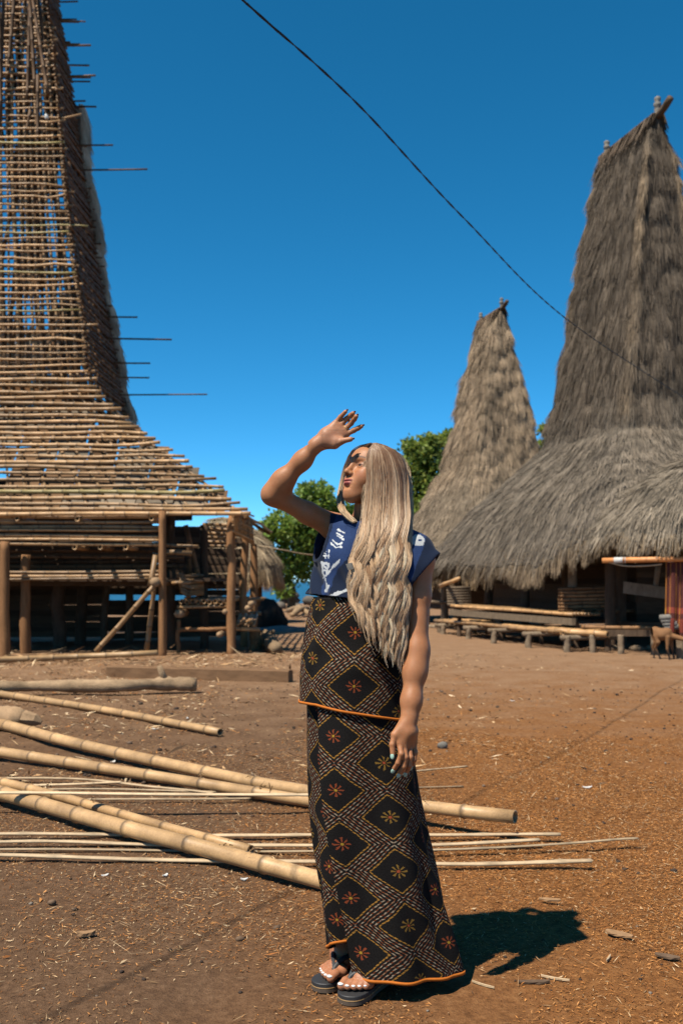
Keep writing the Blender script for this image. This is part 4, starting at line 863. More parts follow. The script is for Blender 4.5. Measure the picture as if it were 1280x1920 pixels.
V, Fc, C = tube(np.array([at(86, 213, 20.1)+A(.03*f, 0, -.11*f) for f in np.linspace(0, 1, 8)]), [.012, .014, .03, .042, .042, .04, .042, .036], 10); tag(mk('plastic_bottle', V, Fc, M['paper']), 'small white plastic bottle caught in the bamboo lattice tower', 'bottle')

# ------------------------------------------------------------------ smooth bodies from distance fields (surface nets)
def cone(p, q, rp, rq, k=.02, op='+'): return dict(t='c', p=np.asarray(p, float), q=np.asarray(q, float), rp=rp, rq=rq, k=k, op=op)
def ell(c, rad, ax=None, k=.015, op='+'): return dict(t='e', c=np.asarray(c, float), r=np.asarray(rad, float)*np.ones(3), ax=np.eye(3) if ax is None else np.asarray(ax, float), k=k, op=op)
def chain(pts, rs, k=.02): return [cone(pts[i], pts[i+1], rs[i], rs[i+1], k) for i in range(len(pts)-1)]
def loft(zs, cs, As, Bs, ax, k=.02, op='+'): return dict(t='l', zs=np.array(zs), cs=np.array(cs), As=np.array(As), Bs=np.array(Bs), ax=ax, k=k, op=op)
def prim_box(p):
    if p['t'] == 'c': r = max(p['rp'], p['rq']); return np.minimum(p['p'], p['q'])-r, np.maximum(p['p'], p['q'])+r
    if p['t'] == 'e': r = np.abs(p['ax'].T*p['r'][None]).sum(1); return p['c']-r, p['c']+r
    m = max(p['As'].max(), p['Bs'].max()); o = np.argsort(p['zs']); z = p['zs']
    return np.array([p['cs'][:, 0].min()-m, p['cs'][:, 1].min()-m, z.min()]), np.array([p['cs'][:, 0].max()+m, p['cs'][:, 1].max()+m, z.max()])
def prim_eval(p, X, Y, Z):
    if p['t'] == 'c':
        d = p['q']-p['p']; L2 = max(d@d, 1e-12); x, y, z = X-p['p'][0], Y-p['p'][1], Z-p['p'][2]
        t = np.clip((x*d[0]+y*d[1]+z*d[2])/L2, 0, 1); return np.sqrt((x-t*d[0])**2+(y-t*d[1])**2+(z-t*d[2])**2)-(p['rp']+(p['rq']-p['rp'])*t)
    if p['t'] == 'e':
        x, y, z = X-p['c'][0], Y-p['c'][1], Z-p['c'][2]; u = [(a[0]*x+a[1]*y+a[2]*z)/r for a, r in zip(p['ax'], p['r'])]
        n = np.sqrt(u[0]**2+u[1]**2+u[2]**2); g = np.sqrt((u[0]/p['r'][0])**2+(u[1]/p['r'][1])**2+(u[2]/p['r'][2])**2)
        return n*(n-1)/np.maximum(g, 1e-6)
    zc = Z; cx, cy = np.interp(zc, p['zs'], p['cs'][:, 0]), np.interp(zc, p['zs'], p['cs'][:, 1]); a, b = np.interp(zc, p['zs'], p['As']), np.interp(zc, p['zs'], p['Bs'])
    x, y = X-cx, Y-cy; u = (x*p['ax'][0][0]+y*p['ax'][0][1])/a; v = (x*p['ax'][1][0]+y*p['ax'][1][1])/b
    n = np.sqrt(u*u+v*v); g = np.sqrt((u/a)**2+(v/b)**2); d = n*(n-1)/np.maximum(g, 1e-6)
    return np.maximum(d, np.maximum(p['zs'].min()-Z, Z-p['zs'].max()))
def field(prims, lo, hi, h):
    lo = np.asarray(lo, float); n = np.ceil((np.asarray(hi)-lo)/h).astype(int)+1; ax = [lo[i]+h*np.arange(n[i]) for i in range(3)]
    d = np.full(tuple(n), .06, np.float32)
    for p in prims:
        a, b = prim_box(p); m = p['k']+3*h+.004
        i0 = np.maximum(((a-m-lo)/h).astype(int), 0); i1 = np.minimum(((b+m-lo)/h).astype(int)+2, n)
        if (i1 <= i0).any(): continue
        s = tuple(slice(i0[i], i1[i]) for i in range(3)); v = prim_eval(p, ax[0][s[0]][:, None, None], ax[1][s[1]][None, :, None], ax[2][s[2]][None, None, :]).astype(np.float32)
        o = d[s]; k = p['k']
        if p['op'] == '+': hh = np.maximum(k-np.abs(o-v), 0)/k; d[s] = np.minimum(o, v)-hh*hh*k*.25
        else: v = -v; hh = np.maximum(k-np.abs(o-v), 0)/k; d[s] = np.maximum(o, v)+hh*hh*k*.25
    return d, lo
def nets(d, lo, h):
    s = d < 0; c = sum(s[i:d.shape[0]-1+i, j:d.shape[1]-1+j, k:d.shape[2]-1+k].astype(np.int8) for i in (0, 1) for j in (0, 1) for k in (0, 1))
    act = (c > 0) & (c < 8); ijk = np.argwhere(act); idx = np.full(act.shape, -1, np.int64); idx[act] = np.arange(len(ijk))
    acc = np.zeros((len(ijk), 3)); cnt = np.zeros(len(ijk)); off = [(i, j, k) for i in (0, 1) for j in (0, 1) for k in (0, 1)]
    cv = {o: d[ijk[:, 0]+o[0], ijk[:, 1]+o[1], ijk[:, 2]+o[2]] for o in off}
    for a in off:
        for ax_ in range(3):
            if a[ax_]: continue
            b = tuple(1 if q == ax_ else a[q] for q in range(3)); va, vb = cv[a], cv[b]; m = (va < 0) != (vb < 0)
            t = np.where(m, va/np.where(m, va-vb, 1), 0); P = np.array(a)[None]+np.eye(3)[ax_][None]*t[:, None]; acc[m] += P[m]; cnt[m] += 1
    V = (ijk+acc/cnt[:, None])*h+lo; Q = []
    for ax_ in range(3):
        u, w = (ax_+1) % 3, (ax_+2) % 3; sl0 = [slice(1, -1)]*3; sl1 = [slice(1, -1)]*3; sl0[ax_] = slice(0, -1); sl1[ax_] = slice(1, None)
        a, b = s[tuple(sl0)], s[tuple(sl1)]; e = np.argwhere(a != b); inside = a[a != b]; base = np.array([1, 1, 1]); base[ax_] = 0; e = e+base
        eu, ew = np.eye(3, dtype=int)[u], np.eye(3, dtype=int)[w]; q = np.stack([idx[tuple((e-eu-ew).T)], idx[tuple((e-ew).T)], idx[tuple(e.T)], idx[tuple((e-eu).T)]], 1)
        q[~inside] = q[~inside][:, ::-1]; Q.append(q)
    Q = np.vstack(Q); return V, Q[(Q >= 0).all(1)]
def blocks(prims, regions):
    """mesh several boxes at their own resolution; earlier boxes win, later ones leave them out"""
    Vs, Qs, n = [], [], 0; done = []
    for lo, hi, h in regions:
        lo, hi = np.asarray(lo, float), np.asarray(hi, float); d, o = field(prims, lo-2*h, hi+2*h, h); V, Q = nets(d, o, h); c = V[Q].mean(1); k = ((c >= lo-h) & (c <= hi+h)).all(1)
        for a, b, hb in done: k &= ~((c > a+hb*.2) & (c < b-hb*.2)).all(1)
        Q = Q[k]; used = np.unique(Q); mp = np.full(len(V), -1); mp[used] = np.arange(len(used)); Vs.append(V[used]); Qs.append(mp[Q]+n); n += len(used); done.append((lo, hi, h))
    return np.vstack(Vs), np.vstack(Qs)

# ------------------------------------------------------------------ the woman
def skinmat():
    t = NT('tanned_skin'); v = t.coord(); c = t.mix(1.0, t.attr('col'), t.ramp(t.noise(v, 34, 6, .7), [(.3, (.86, .83, .80)), (.7, (1.10, 1.08, 1.06))]), 'MULTIPLY')
    t.link(c, t.b.inputs['Base Color']); t.b.inputs['Roughness'].default_value = .52; t.b.inputs['Specular IOR Level'].default_value = .32
    t.b.inputs['Subsurface Weight'].default_value = .3; t.b.inputs['Subsurface Radius'].default_value = (.012, .005, .003); t.b.inputs['Subsurface Scale'].default_value = .6
    t.bump(t.noise(v, 260, 4), .16, .0015); return t.m
M['skin'] = skinmat()
WY = 3.17                                                        # depth of her body axis
PER = thing('person', 'woman with long wavy blonde hair shading her face, blue top and patterned black sarong', 'person', A(.08, WY, 0))
bF, bL = nrm(A(-.6, -.8, 0)), nrm(A(.8, -.6, 0)); UP = A(0, 0, 1)  # chest direction, her left
# head frame
yaw, pit = math.radians(53), math.radians(19)
hf0 = A(-math.sin(yaw), -math.cos(yaw), 0); hL = np.cross(UP, hf0)*1.0; hL = A(-hf0[1], hf0[0], 0)
hF = hf0*math.cos(pit)+UP*math.sin(pit); hU = UP*math.cos(pit)-hf0*math.sin(pit)
HS = 0.885; HC = at(696, 897, 3.14)
hd = lambda f, l, u: HC+HS*(f*hF+l*hL+u*hU)
hax = np.stack([hF, hL, hU])
def he(f, l, u, rf, rl, ru, k=.012, op='+'): return ell(hd(f, l, u), A(rf, rl, ru)*HS, hax, k, op)
def hc(a, b, ra, rb, k=.012, op='+'): return cone(hd(*a), hd(*b), ra*HS, rb*HS, k, op)
head = [he(-.012, 0, .034, .094, .074, .082, .02), he(.03, 0, .005, .056, .060, .078, .03), he(.056, 0, .052, .034, .050, .036, .03)]
for s in (-1, 1):
    head += [hc((0, s*.044, -.03), (.058, s*.014, -.088), .028, .017, .025), he(.054, s*.036, -.022, .027, .023, .028, .03), hc((.084, s*.014, .036), (.064, s*.046, .034), .0075, .007, .015)]
head += [he(.064, 0, -.087, .019, .022, .018, .03), he(.076, 0, -.052, .018, .027, .026, .025),
         hc((.086, 0, .026), (.104, 0, -.014), .0075, .0085, .012), he(.107, 0, -.019, .0098, .0100, .0090, .008)]
for s in (-1, 1):
    head += [he(.096, s*.0115, -.0225, .0088, .0068, .0072, .006), he(.099, s*.006, -.0285, .0035, .003, .0025, .004, '-'),
             he(.097, s*.031, .012, .020, .018, .0115, .014, '-'), he(.0735, s*.0305, .0125, .0136, .0145, .0128, .006), he(.0905, s*.031, .0112, .0085, .0125, .0030, .003, '-')]
head += [he(.0935, s*.008, -.0445, .0070, .0125, .0048, .005) for s in (-1, 1)]+[he(.0925, 0, -.0555, .0080, .0165, .0062, .005)]
head += [he(.100, 0, -.0497, .006, .022, .0013, .002, '-'), hc((.083, -.024, -.0495), (.083, .024, -.0495), .0032, .0032, .004, '-'), he(.092, 0, -.069, .006, .012, .004, .012, '-')]
# torso, neck, limbs
neck0 = at(688, 992, 3.17); shR, shL = at(630, 990, 3.235), at(786, 1048, 3.07)
body = [cone(neck0, hd(-.015, 0, -.05), .049, .046, .03), ell(at(693, 1060, 3.17), (.125, .085, .16), np.stack([bL, bF, UP]), .03), ell(at(678, 1160, 3.18), (.105, .08, .13), np.stack([bL, bF, UP]), .03), ell(at(668, 1270, 3.19), (.105, .07, .12), np.stack([bL, bF, UP]), .03),
        cone(neck0-UP*.02, shR, .045, .045, .03), cone(neck0-UP*.03, shL, .045, .045, .03)]
body += chain([at(697, 1290, 3.16), at(712, 1560, 3.16), at(705, 1800, 3.16)], [.062, .055, .034])+chain([at(640, 1290, 3.22), at(640, 1560, 3.24), at(640, 1790, 3.22)], [.065, .05, .034])
elR, wrR = at(511, 927, 3.155), at(592, 835, 3.10)
body += chain([shR, shR+(elR-shR)*.45, elR], [.041, .0325, .0285])+chain([elR, elR+(wrR-elR)*.28+A(-.004, 0, .002), elR+(wrR-elR)*.7, wrR], [.0275, .0275, .0220, .0180], .04)
elL, wrL = at(782, 1222, 3.02), at(767, 1346, 2.965)
body += chain([shL, shL+(elL-shL)*.4, elL], [.044, .035, .0300])+chain([elL, elL+(wrL-elL)*.3, elL+(wrL-elL)*.75, wrL], [.0295, .0295, .0245, .0205], .04)
def fingers(specs, Yk, k=.0038, fn=at):
    out = []; tips = []
    for pts, r in specs:
        P = [fn(x, y, yy) for x, y, yy in pts]; n = len(P); rs = np.linspace(1.0, .78, n)*r; out += chain(P, rs, k); tips.append((P[-1], nrm(P[-1]-P[-2]), r))
    return out, tips
# raised right hand: palm to the light, fingers up and to the side, thumb under them
hY = 3.099
aR = lambda x, y, Y: at(x+7, y-5, Y)
palmR = [cone(wrR, aR(606, 823, hY), .0205, .026, .02), cone(aR(603, 819, hY), aR(622, 799, hY), .0165, .0105, .012), cone(aR(606, 822, hY), aR(630, 804, hY), .017, .0115, .012), cone(aR(607, 825, hY), aR(637, 812, hY), .017, .012, .012), cone(aR(606, 829, hY), aR(641, 820, hY), .0175, .0115, .012), cone(aR(600, 836, hY), aR(620, 838, hY-.012), .017, .0155, .014), cone(aR(606, 831, hY-.004), aR(632, 832, hY-.016), .015, .012, .012)]
fR, tR = fingers([([(620, 800, hY), (631, 787, hY-.006), (640.5, 777, hY-.018)], .0078), ([(630, 803, hY), (643, 790, hY-.004), (650, 784, hY-.014), (654.5, 780, hY-.024)], .0084), ([(638, 811, hY), (651, 798.5, hY-.006), (657, 791, hY-.018), (660.5, 786, hY-.028)], .0086), ([(642, 819, hY), (656, 812, hY-.004), (664, 808, hY-.012), (670, 804.5, hY-.018)], .0083), ([(620, 839, hY-.012), (636, 831.5, hY-.024), (650, 828.5, hY-.032)], .0098)], hY, fn=aR)
# hanging left hand, back of the hand towards the yard, fingers loosely curled
lY = 2.955
palmL = [cone(wrL, at(764, 1372, lY), .0215, .025, .018), cone(at(758, 1370, lY), at(748, 1392, lY-.012), .018, .0125, .012), cone(at(764, 1372, lY), at(757, 1398, lY-.008), .019, .013, .012), cone(at(769, 1372, lY+.006), at(767, 1397, lY+.004), .019, .0125, .012), cone(at(772, 1371, lY+.014), at(775, 1393, lY+.016), .017, .0115, .012), cone(at(756, 1358, lY), at(740, 1378, lY-.012), .015, .0125, .014)]
fL, tL = fingers([([(748, 1392, lY-.012), (752, 1414, lY-.03), (746, 1430, lY-.028), (739, 1441, lY-.018)], .0088), ([(757, 1398, lY-.008), (760, 1420, lY-.024), (757, 1437, lY-.022), (750, 1449, lY-.012)], .009), ([(767, 1397, lY+.004), (769, 1420, lY-.010), (767, 1436, lY-.010), (762, 1447, lY-.002)], .0086), ([(775, 1393, lY+.016), (778, 1411, lY+.006), (776, 1425, lY+.004), (772, 1435, lY+.008)], .0078), ([(740, 1378, lY-.012), (735, 1396, lY-.02), (736, 1413, lY-.024)], .0096)], lY)
# feet
def foot(heel, ball_c, fwd, side, toes, sc=1.0):
    P = [cone(heel+UP*.03, ball_c+UP*.022, .030, .024, .02), cone(heel+UP*.07, ball_c*.55+heel*.45+UP*.048, .033, .028, .025), cone(ball_c-side*.03+UP*.018, ball_c+side*.028-fwd*.012+UP*.016, .020, .017, .015)]; T = []
    for k, (l, o, r) in enumerate(toes):
        a = ball_c+side*o+UP*.018; b = a+fwd*l*.6+UP*.0005; c = a+fwd*l-UP*.006; P += chain([a, b, c], [r*1.05, r*.95, r], .006); T.append((c, fwd, r))
    return P, T
SOLE = .030
fwR = nrm(A(-.62, -.78, 0)); sdR = nrm(np.cross(fwR, UP))      # right side of the forward direction (her right)
rb = gp(626, 1827, SOLE); lb = gp(674, 1849, SOLE)
fwL = nrm(A(-.55, -.83, 0)); sdL = nrm(np.cross(fwL, UP))
toesR = [(.052, -.030, .0135), (.048, -.010, .0098), (.040, .007, .0092), (.030, .021, .0088), (.018, .034, .0085)]
toesL = [(.052, .030, .0135), (.049, .010, .0098), (.041, -.007, .0092), (.031, -.021, .0088), (.019, -.034, .0085)]
footR, ttR = foot(rb-fwR*.135, rb, fwR, sdR, toesR); footL, ttL = foot(lb-fwL*.135, lb, fwL, sdL, toesL)
body += [cone(at(705, 1800, 3.16), lb-fwL*.12+UP*.06, .034, .032, .02), cone(at(640, 1790, 3.22), rb-fwR*.12+UP*.06, .034, .032, .02)]
prims = body+palmR+fR+palmL+fL+footR+footL+head
zn = hd(0, 0, -.14)[2]
bx = lambda pts, m: (np.min(pts, 0)-m, np.max(pts, 0)+m)
pr_r = np.array([p['p'] for p in palmR+fR]+[p['q'] for p in fR]); pr_l = np.array([p['p'] for p in palmL+fL]+[p['q'] for p in fL]); pr_f = np.array([p['p'] for p in footR+footL if 'p' in p]+[p['q'] for p in footR+footL if 'q' in p])
regs = [(HC-A(.15, .15, .11), HC+A(.15, .15, .14), .0017), (*bx(pr_r, .022), .0016), (*bx(pr_l, .022), .0018), (A(*(bx(pr_f, .035)[0][:2]), 0.005), bx(pr_f, .035)[1], .0022), (A(-.28, 2.85, .05), A(.42, 3.42, 1.66), .0052)]
V, Q = blocks(prims, regs)
col = np.tile(A(.50, .218, .096), (len(V), 1))
rel = (V-HC)/HS; lf, ll, lu = rel@hF, rel@hL, rel@hU; inhead = (np.abs(ll) < .09) & (lu > -.13) & (lf > -.05) & (lu < .15)
def paint(mask, c, a=1.0):
    a = np.clip(np.asarray(a, float)*mask, 0, 1)[:, None]; col[:] = col*(1-a)+np.asarray(c)*a
cheek = np.exp(-(((lf-.07)/.04)**2+((np.abs(ll)-.042)/.022)**2+((lu+.02)/.02)**2)); paint(inhead, (.50, .185, .10), .5*cheek)
al = np.abs(ll)
lipu = ((lf-.0935)/.010)**2+(ll/(.0235))**2+((lu+.0462)/.0062)**2; lipl = ((lf-.0925)/.011)**2+(ll/.021)**2+((lu+.0560)/.0078)**2
paint(inhead & (lf > .075), (.44, .125, .105), np.clip((1.1-np.minimum(lipu, lipl))/.25, 0, 1)); paint(inhead & (lf > .08), (.12, .03, .03), np.exp(-((lu+.0497)/.0013)**2)*(al < .023))
brow_u = .0365+.004*np.sin(np.clip((al-.012)/.036, 0, 1)*2.6); paint(inhead & (al > .011) & (al < .049) & (lf > .05), (.10, .055, .035), .9*np.exp(-((lu-brow_u)/(.0038*(1.15-.55*np.clip((al-.012)/.036, 0, 1))))**2))
ex, eu_ = (al-.0305)/.0150, (lu-.0125-.0032*(1-((al-.0305)/.0145)**2)); paint(inhead & (np.abs(ex) < 1.12) & (lf > .06), (.035, .02, .016), .95*np.exp(-(eu_/.0017)**2)); paint(inhead & (np.abs(ex) < 1.0) & (lf > .06), (.17, .08, .055), .6*np.exp(-((lu-.0078)/.0015)**2)); paint(inhead & (np.abs(ex) < 1.1) & (lf > .055), (.30, .135, .09), .55*np.exp(-((lu-.0195)/.005)**2))
paint(inhead & (lf > .09) & (np.abs(lu+.029) < .003) & (al < .010) & (al > .002), (.12, .04, .03), .8)
scalp = inhead*0+(((lf*.80+lu*.62) < .030)*1.0)*(np.linalg.norm(rel, axis=1) < .16); 
pal = np.linalg.norm(V-aR(615, 822, hY-.02), axis=1); paint(np.ones(len(V), bool), (.56, .28, .175), .75*np.exp(-(pal/.05)**2))
crease = [(aR(612, 812, hY), aR(634, 822, hY)), (aR(613, 820, hY), aR(628, 832, hY)), (aR(617, 806, hY), aR(634, 815, hY))]
for a, b in crease:
    d = b-a; t = np.clip(((V-a)@d)/(d@d), 0, 1); dd = np.linalg.norm((V-(a+t[:, None]*d))*A(1, .15, 1), axis=1); paint(dd < .01, (.40, .17, .11), .5*np.exp(-(dd/.0014)**2))
for P in (V[:, 2] < .13,): paint(P, (.46, .19, .105), .6)
BODY = mk('body', V, Q, M['skin'], PER, True, np.clip(col, .005, 1))
# nails, ring, eyes, lashes
def glossy(name, c, r=.25): 
    t = NT(name); v = t.coord(); t.link(t.ramp(t.noise(v, 90, 2), [(.3, [x*.94 for x in c]), (.7, [min(1, x*1.05) for x in c])]), t.b.inputs['Base Color']); t.b.inputs['Roughness'].default_value = r; t.b.inputs['Specular IOR Level'].default_value = .5; return t.m
M['nail_shade'] = glossy('nail_mint_shaded', (.10, .025, .03)); M['nail_m'] = glossy('nail_mint', (.42, .62, .50)); M['nail_w'] = glossy('nail_white', (.85, .84, .82)); M['gold'] = glossy('gold_ring', (.7, .45, .15), .3)
def nail(tip, d, up, r, L, mat):
    d = nrm(d); up = nrm(up-d*(up@d)); s = np.cross(d, up); V, Fc, _ = ico((0, 0, 0), 1.0, 2, 0, 0); V = tip+d*(L*.35)*1+up*r*.55+V[:, :1]*d*L+V[:, 1:2]*s*r*.72+V[:, 2:]*up*r*.34; mk('nail', V, Fc, mat, PER)
for i, (t_, d_, r_) in enumerate(tR): nail(t_+d_*r_*.6, d_, A(.15, 1, .25), r_*.55, .005, M['nail_shade'])  # mint nails painted dark to carry the raised hand's shade
for i, (t_, d_, r_) in enumerate(tL): nail(t_+d_*r_*.45, d_, A(-.35, -.7, -.2) if i == 4 else A(-.3, -.9, -.35), r_*.95, .0095, M['nail_m'])
for i, (t_, d_, r_) in enumerate(ttR+ttL): nail(t_+d_*r_*.15, d_, UP+d_*.35, r_*1.02, r_*.72, M['nail_w'])
ph = np.linspace(0, 2*math.pi, 18); c_ = aR(641, 808, hY-.001); ax1 = nrm(aR(651, 799, hY)-aR(638, 811, hY)); a_ = nrm(np.cross(ax1, A(0, 1, 0))); b_ = np.cross(ax1, a_)
V, Fc, C = tube(c_+.0098*(np.cos(ph)[:, None]*a_+np.sin(ph)[:, None]*b_), .0013, 6, caps=False); mk('ring', V, Fc, M['gold'], PER)
t = NT('eye'); xyz = t.new('ShaderNodeSeparateXYZ'); 
t.link(t.attr('col'), t.b.inputs['Base Color']); t.b.inputs['Roughness'].default_value = .12; M['eye'] = t.m
for s in (-1, 1):
    V, Fc, _ = ico((0, 0, 0), 1.0, 3, 0, 0); g_ = nrm(A(1, .10 if s > 0 else .02, .05)); d_ = np.arccos(np.clip(V@g_, -1, 1)); c = np.where((d_ < .62)[:, None], A(.04, .032, .022), A(.30, .26, .23)); c = np.where((d_ < .2)[:, None], A(.01, .01, .01), c)
    Vw = hd(.0735, s*.0305, .0125)+HS*.0126*(V[:, :1]*hF+V[:, 1:2]*hL+V[:, 2:]*hU); mk('eye', Vw, Fc, M['eye'], PER, True, c)

# ------------------------------------------------------------------ blouse: boxy blue ikat top with stiff wing sleeves
axb = np.stack([bL, bF])
zz = [at(0, y, 3.17)[2] for y in (1141, 1118, 1060, 1010, 985, 970)]
ctr = [at(x, 0, 3.17)[:2] for x in (668, 670, 684, 692, 692, 690)]
blo = [loft(zz, ctr, [.182, .180, .172, .158, .115, .06], [.128, .125, .115, .10, .085, .06], axb, .02), ell(at(722, 1050, 3.05), (.055, .05, .06), None, .05), ell(at(645, 1050, 3.13), (.055, .05, .06), None, .05),
       cone(at(690, 988, 3.17), at(785, 1030, 3.08), .045, .05, .03)]
nL = nrm(A(.765, -.30, -.50)); 
tipL, botL = at(822, 1042, 3.05), at(770, 1105, 3.03)
sl_ax = nrm((tipL+botL)/2-at(735, 1035, 3.10)); sl_up = nrm(tipL-botL-sl_ax*((tipL-botL)@sl_ax)); sl_n = np.cross(sl_ax, sl_up)
blo += [cone(at(750, 1018, 3.09), tipL-A(.018, 0, .012), .040, .030, .03), cone(at(752, 1055, 3.06), (tipL+botL)/2-sl_ax*.01, .060, .052, .03), cone(at(748, 1075, 3.06), botL+A(-.004, 0, .02), .045, .030, .03)]
tipR, botR = at(613, 972, 3.21), at(594, 1032, 3.18)
blo += [cone(at(660, 992, 3.20), tipR+A(.012, 0, -.022), .035, .034, .03), cone(at(640, 1020, 3.19), at(606, 1005, 3.195), .06, .05, .03), cone(at(630, 1050, 3.16), at(608, 1040, 3.17), .06, .04, .03)]
def plane_cut(p, n): return dict(t='p', p=np.asarray(p), n=nrm(n))
def blouse_mesh(h=.0028):
    lo, hi = A(-.14, 2.88, 1.13), A(.40, 3.40, 1.52); d, o = field(blo, lo, hi, h); X, Y, Z = (o[i]+h*np.arange(d.shape[i]).reshape([-1 if j == i else 1 for j in range(3)]) for i in range(3))
    P3 = np.stack(np.broadcast_arrays(X, Y, Z), -1)
    wr = .008*fbm(P3[::2, ::2, ::2]*A(9, 9, 5), 13, 2); wr = np.repeat(np.repeat(np.repeat(wr, 2, 0), 2, 1), 2, 2)[:d.shape[0], :d.shape[1], :d.shape[2]]
    fold = .0075*np.sin((X*bL[0]+Y*bL[1])*70+Z*32+3*np.sin(Z*11))*np.clip((1.44-Z)/.2, 0, 1); dO = d+(fold+wr)
    dI = dO+.0065
    nz = lambda p, n: (X-p[0])*n[0]+(Y-p[1])*n[1]+(Z-p[2])*n[2]
    cutL = nrm(np.cross(tipL-botL, A(.25, 1, 0))); cutL = cutL if cutL[0] > 0 else -cutL; cutR = nrm(np.cross(tipR-botR, A(-.35, 1, 0))); cutR = cutR if cutR[0] < 0 else -cutR
    hem = -nz(at(578, 1114, 3.2), nrm(A(.13, .04, 1.0)))
    cuts = np.maximum.reduce([np.broadcast_to(nz(tipL, cutL), d.shape), np.broadcast_to(nz(tipR, cutR), d.shape), np.broadcast_to(hem, d.shape)])
    nk = np.sqrt((X-neck0[0]+.004)**2+(Y-neck0[1]+.01)**2)-.058; nk = np.broadcast_to(np.where(Z > 1.36, nk, .2+0*nk), d.shape)
    vn = np.maximum(np.abs((X-neck0[0]+.02)*bL[0]+(Y-neck0[1])*bL[1])-.045-.5*(Z-1.44), 1.40-Z); vn = np.where((X-neck0[0])*bF[0]+(Y-neck0[1])*bF[1] > 0, vn, .2)
    res = np.maximum.reduce([dO, -dI, cuts, -nk]).astype(np.float32)
    return nets(res, o, h)
Vb, Qb = blouse_mesh()
# printed panels, in the cloth's own front-plane measure
ux = CX+F*Vb[:, 0]/Vb[:, 1]; uy = HY-F*(Vb[:, 2]-CH)/Vb[:, 1]; front = ((Vb-A(*at(690, 0, 3.19)[:2], 0))@bF) > -.03
navy, mid, wht = A(.007, .015, .040), A(.019, .043, .130), A(.60, .62, .64)
bc = np.tile(navy, (len(Vb), 1)); wob = 1.6*fbm(np.stack([ux*.12, uy*.12, ux*0], -1), 6)
def seg(x0, y0, x1, y1): d = A(x1-x0, y1-y0); t = np.clip(((ux-x0)*d[0]+(uy-y0)*d[1])/(d@d), 0, 1); return np.hypot(ux-x0-t*d[0], uy-y0-t*d[1])+wob
def bp(m, c): bc[m & front] = c
lft = np.interp(uy, [970, 1030, 1115, 1140], [629, 610, 603, 603])+wob; plk = np.interp(uy, [980, 1000, 1040, 1075, 1120], [678, 672, 655, 628, 615])+wob
bp((ux > lft) & (ux < plk), mid); bp((ux > 655) & (ux < 790) & (uy > np.interp(ux, [600, 655, 700], [1122, 1112, 1095])), mid*.9)
sl = np.interp(uy, [1000, 1030, 1060, 1105], [800, 792, 780, 765]); bp((ux > 725) & (ux < sl), mid)
for s_ in ((632, 1000, 642, 1006), (633, 1005, 643, 1011), (620, 1018, 630, 1027), (630, 1027, 639, 1025), (624, 1013, 633, 1021), (633, 1021, 640, 1018), (635, 994, 645, 999), (603, 1055, 606, 1075), (606, 1075, 613, 1098), (606, 1084, 636, 1050), (603, 1056, 612, 1056), (607, 1062, 613, 1066), (606, 1068, 614, 1072), (614, 1098, 612, 1108), (616, 1058, 611, 1076)): bp(seg(*s_) < 1.9, wht)
for s_ in ((612, 1033, 610, 1046), (617, 1032, 615, 1046), (608, 1037, 619, 1039), (607, 1042, 618, 1043)): bp(seg(*s_) < 1.2, wht)
for s_ in ((645, 1108, 662, 1103), (660, 1110, 690, 1098), (618, 1118, 640, 1110), (655, 1128, 672, 1122)): bp(seg(*s_) < 3.0, wht*.85)
e_ = ((ux-783)/13)**2+((uy-1013)/11)**2+.12*wob; bp((e_ < 1) & (ux < sl+6), wht*.8); bp((((ux-787)/3.5)**2+((uy-1013)/2.2)**2 < 1), mid)
t = NT('indigo_cotton'); v = t.coord(); w1 = t.noise(v, 900, 2, .5, (1, 1, .12)); w2 = t.noise(v, 900, 2, .5, (.12, .12, 1)); cc = t.mix(1.0, t.attr('col'), t.ramp(t.math('ADD', t.math('MULTIPLY', w1, .5), t.math('MULTIPLY', w2, .5)), [(.35, (.72, .74, .78)), (.65, (1.3, 1.28, 1.22))]), 'MULTIPLY')
t.link(cc, t.b.inputs['Base Color']); t.b.inputs['Roughness'].default_value = .85; t.b.inputs['Specular IOR Level'].default_value = .12; t.b.inputs['Sheen Weight'].default_value = .06; t.bump(w1, .25, .0012); M['blue'] = t.m
BL = mk('blouse', Vb, Qb, M['blue'], PER, True, bc)
# carved toggle pinned on the front
tg = at(656, 1062, 3.0)
o_ = mk('toggle', *split(boxm(tg, A(.0085, -.004, .002), A(.001, .002, 0), A(-.0035, 0, .009))), parent=BL, mat='finial'); 

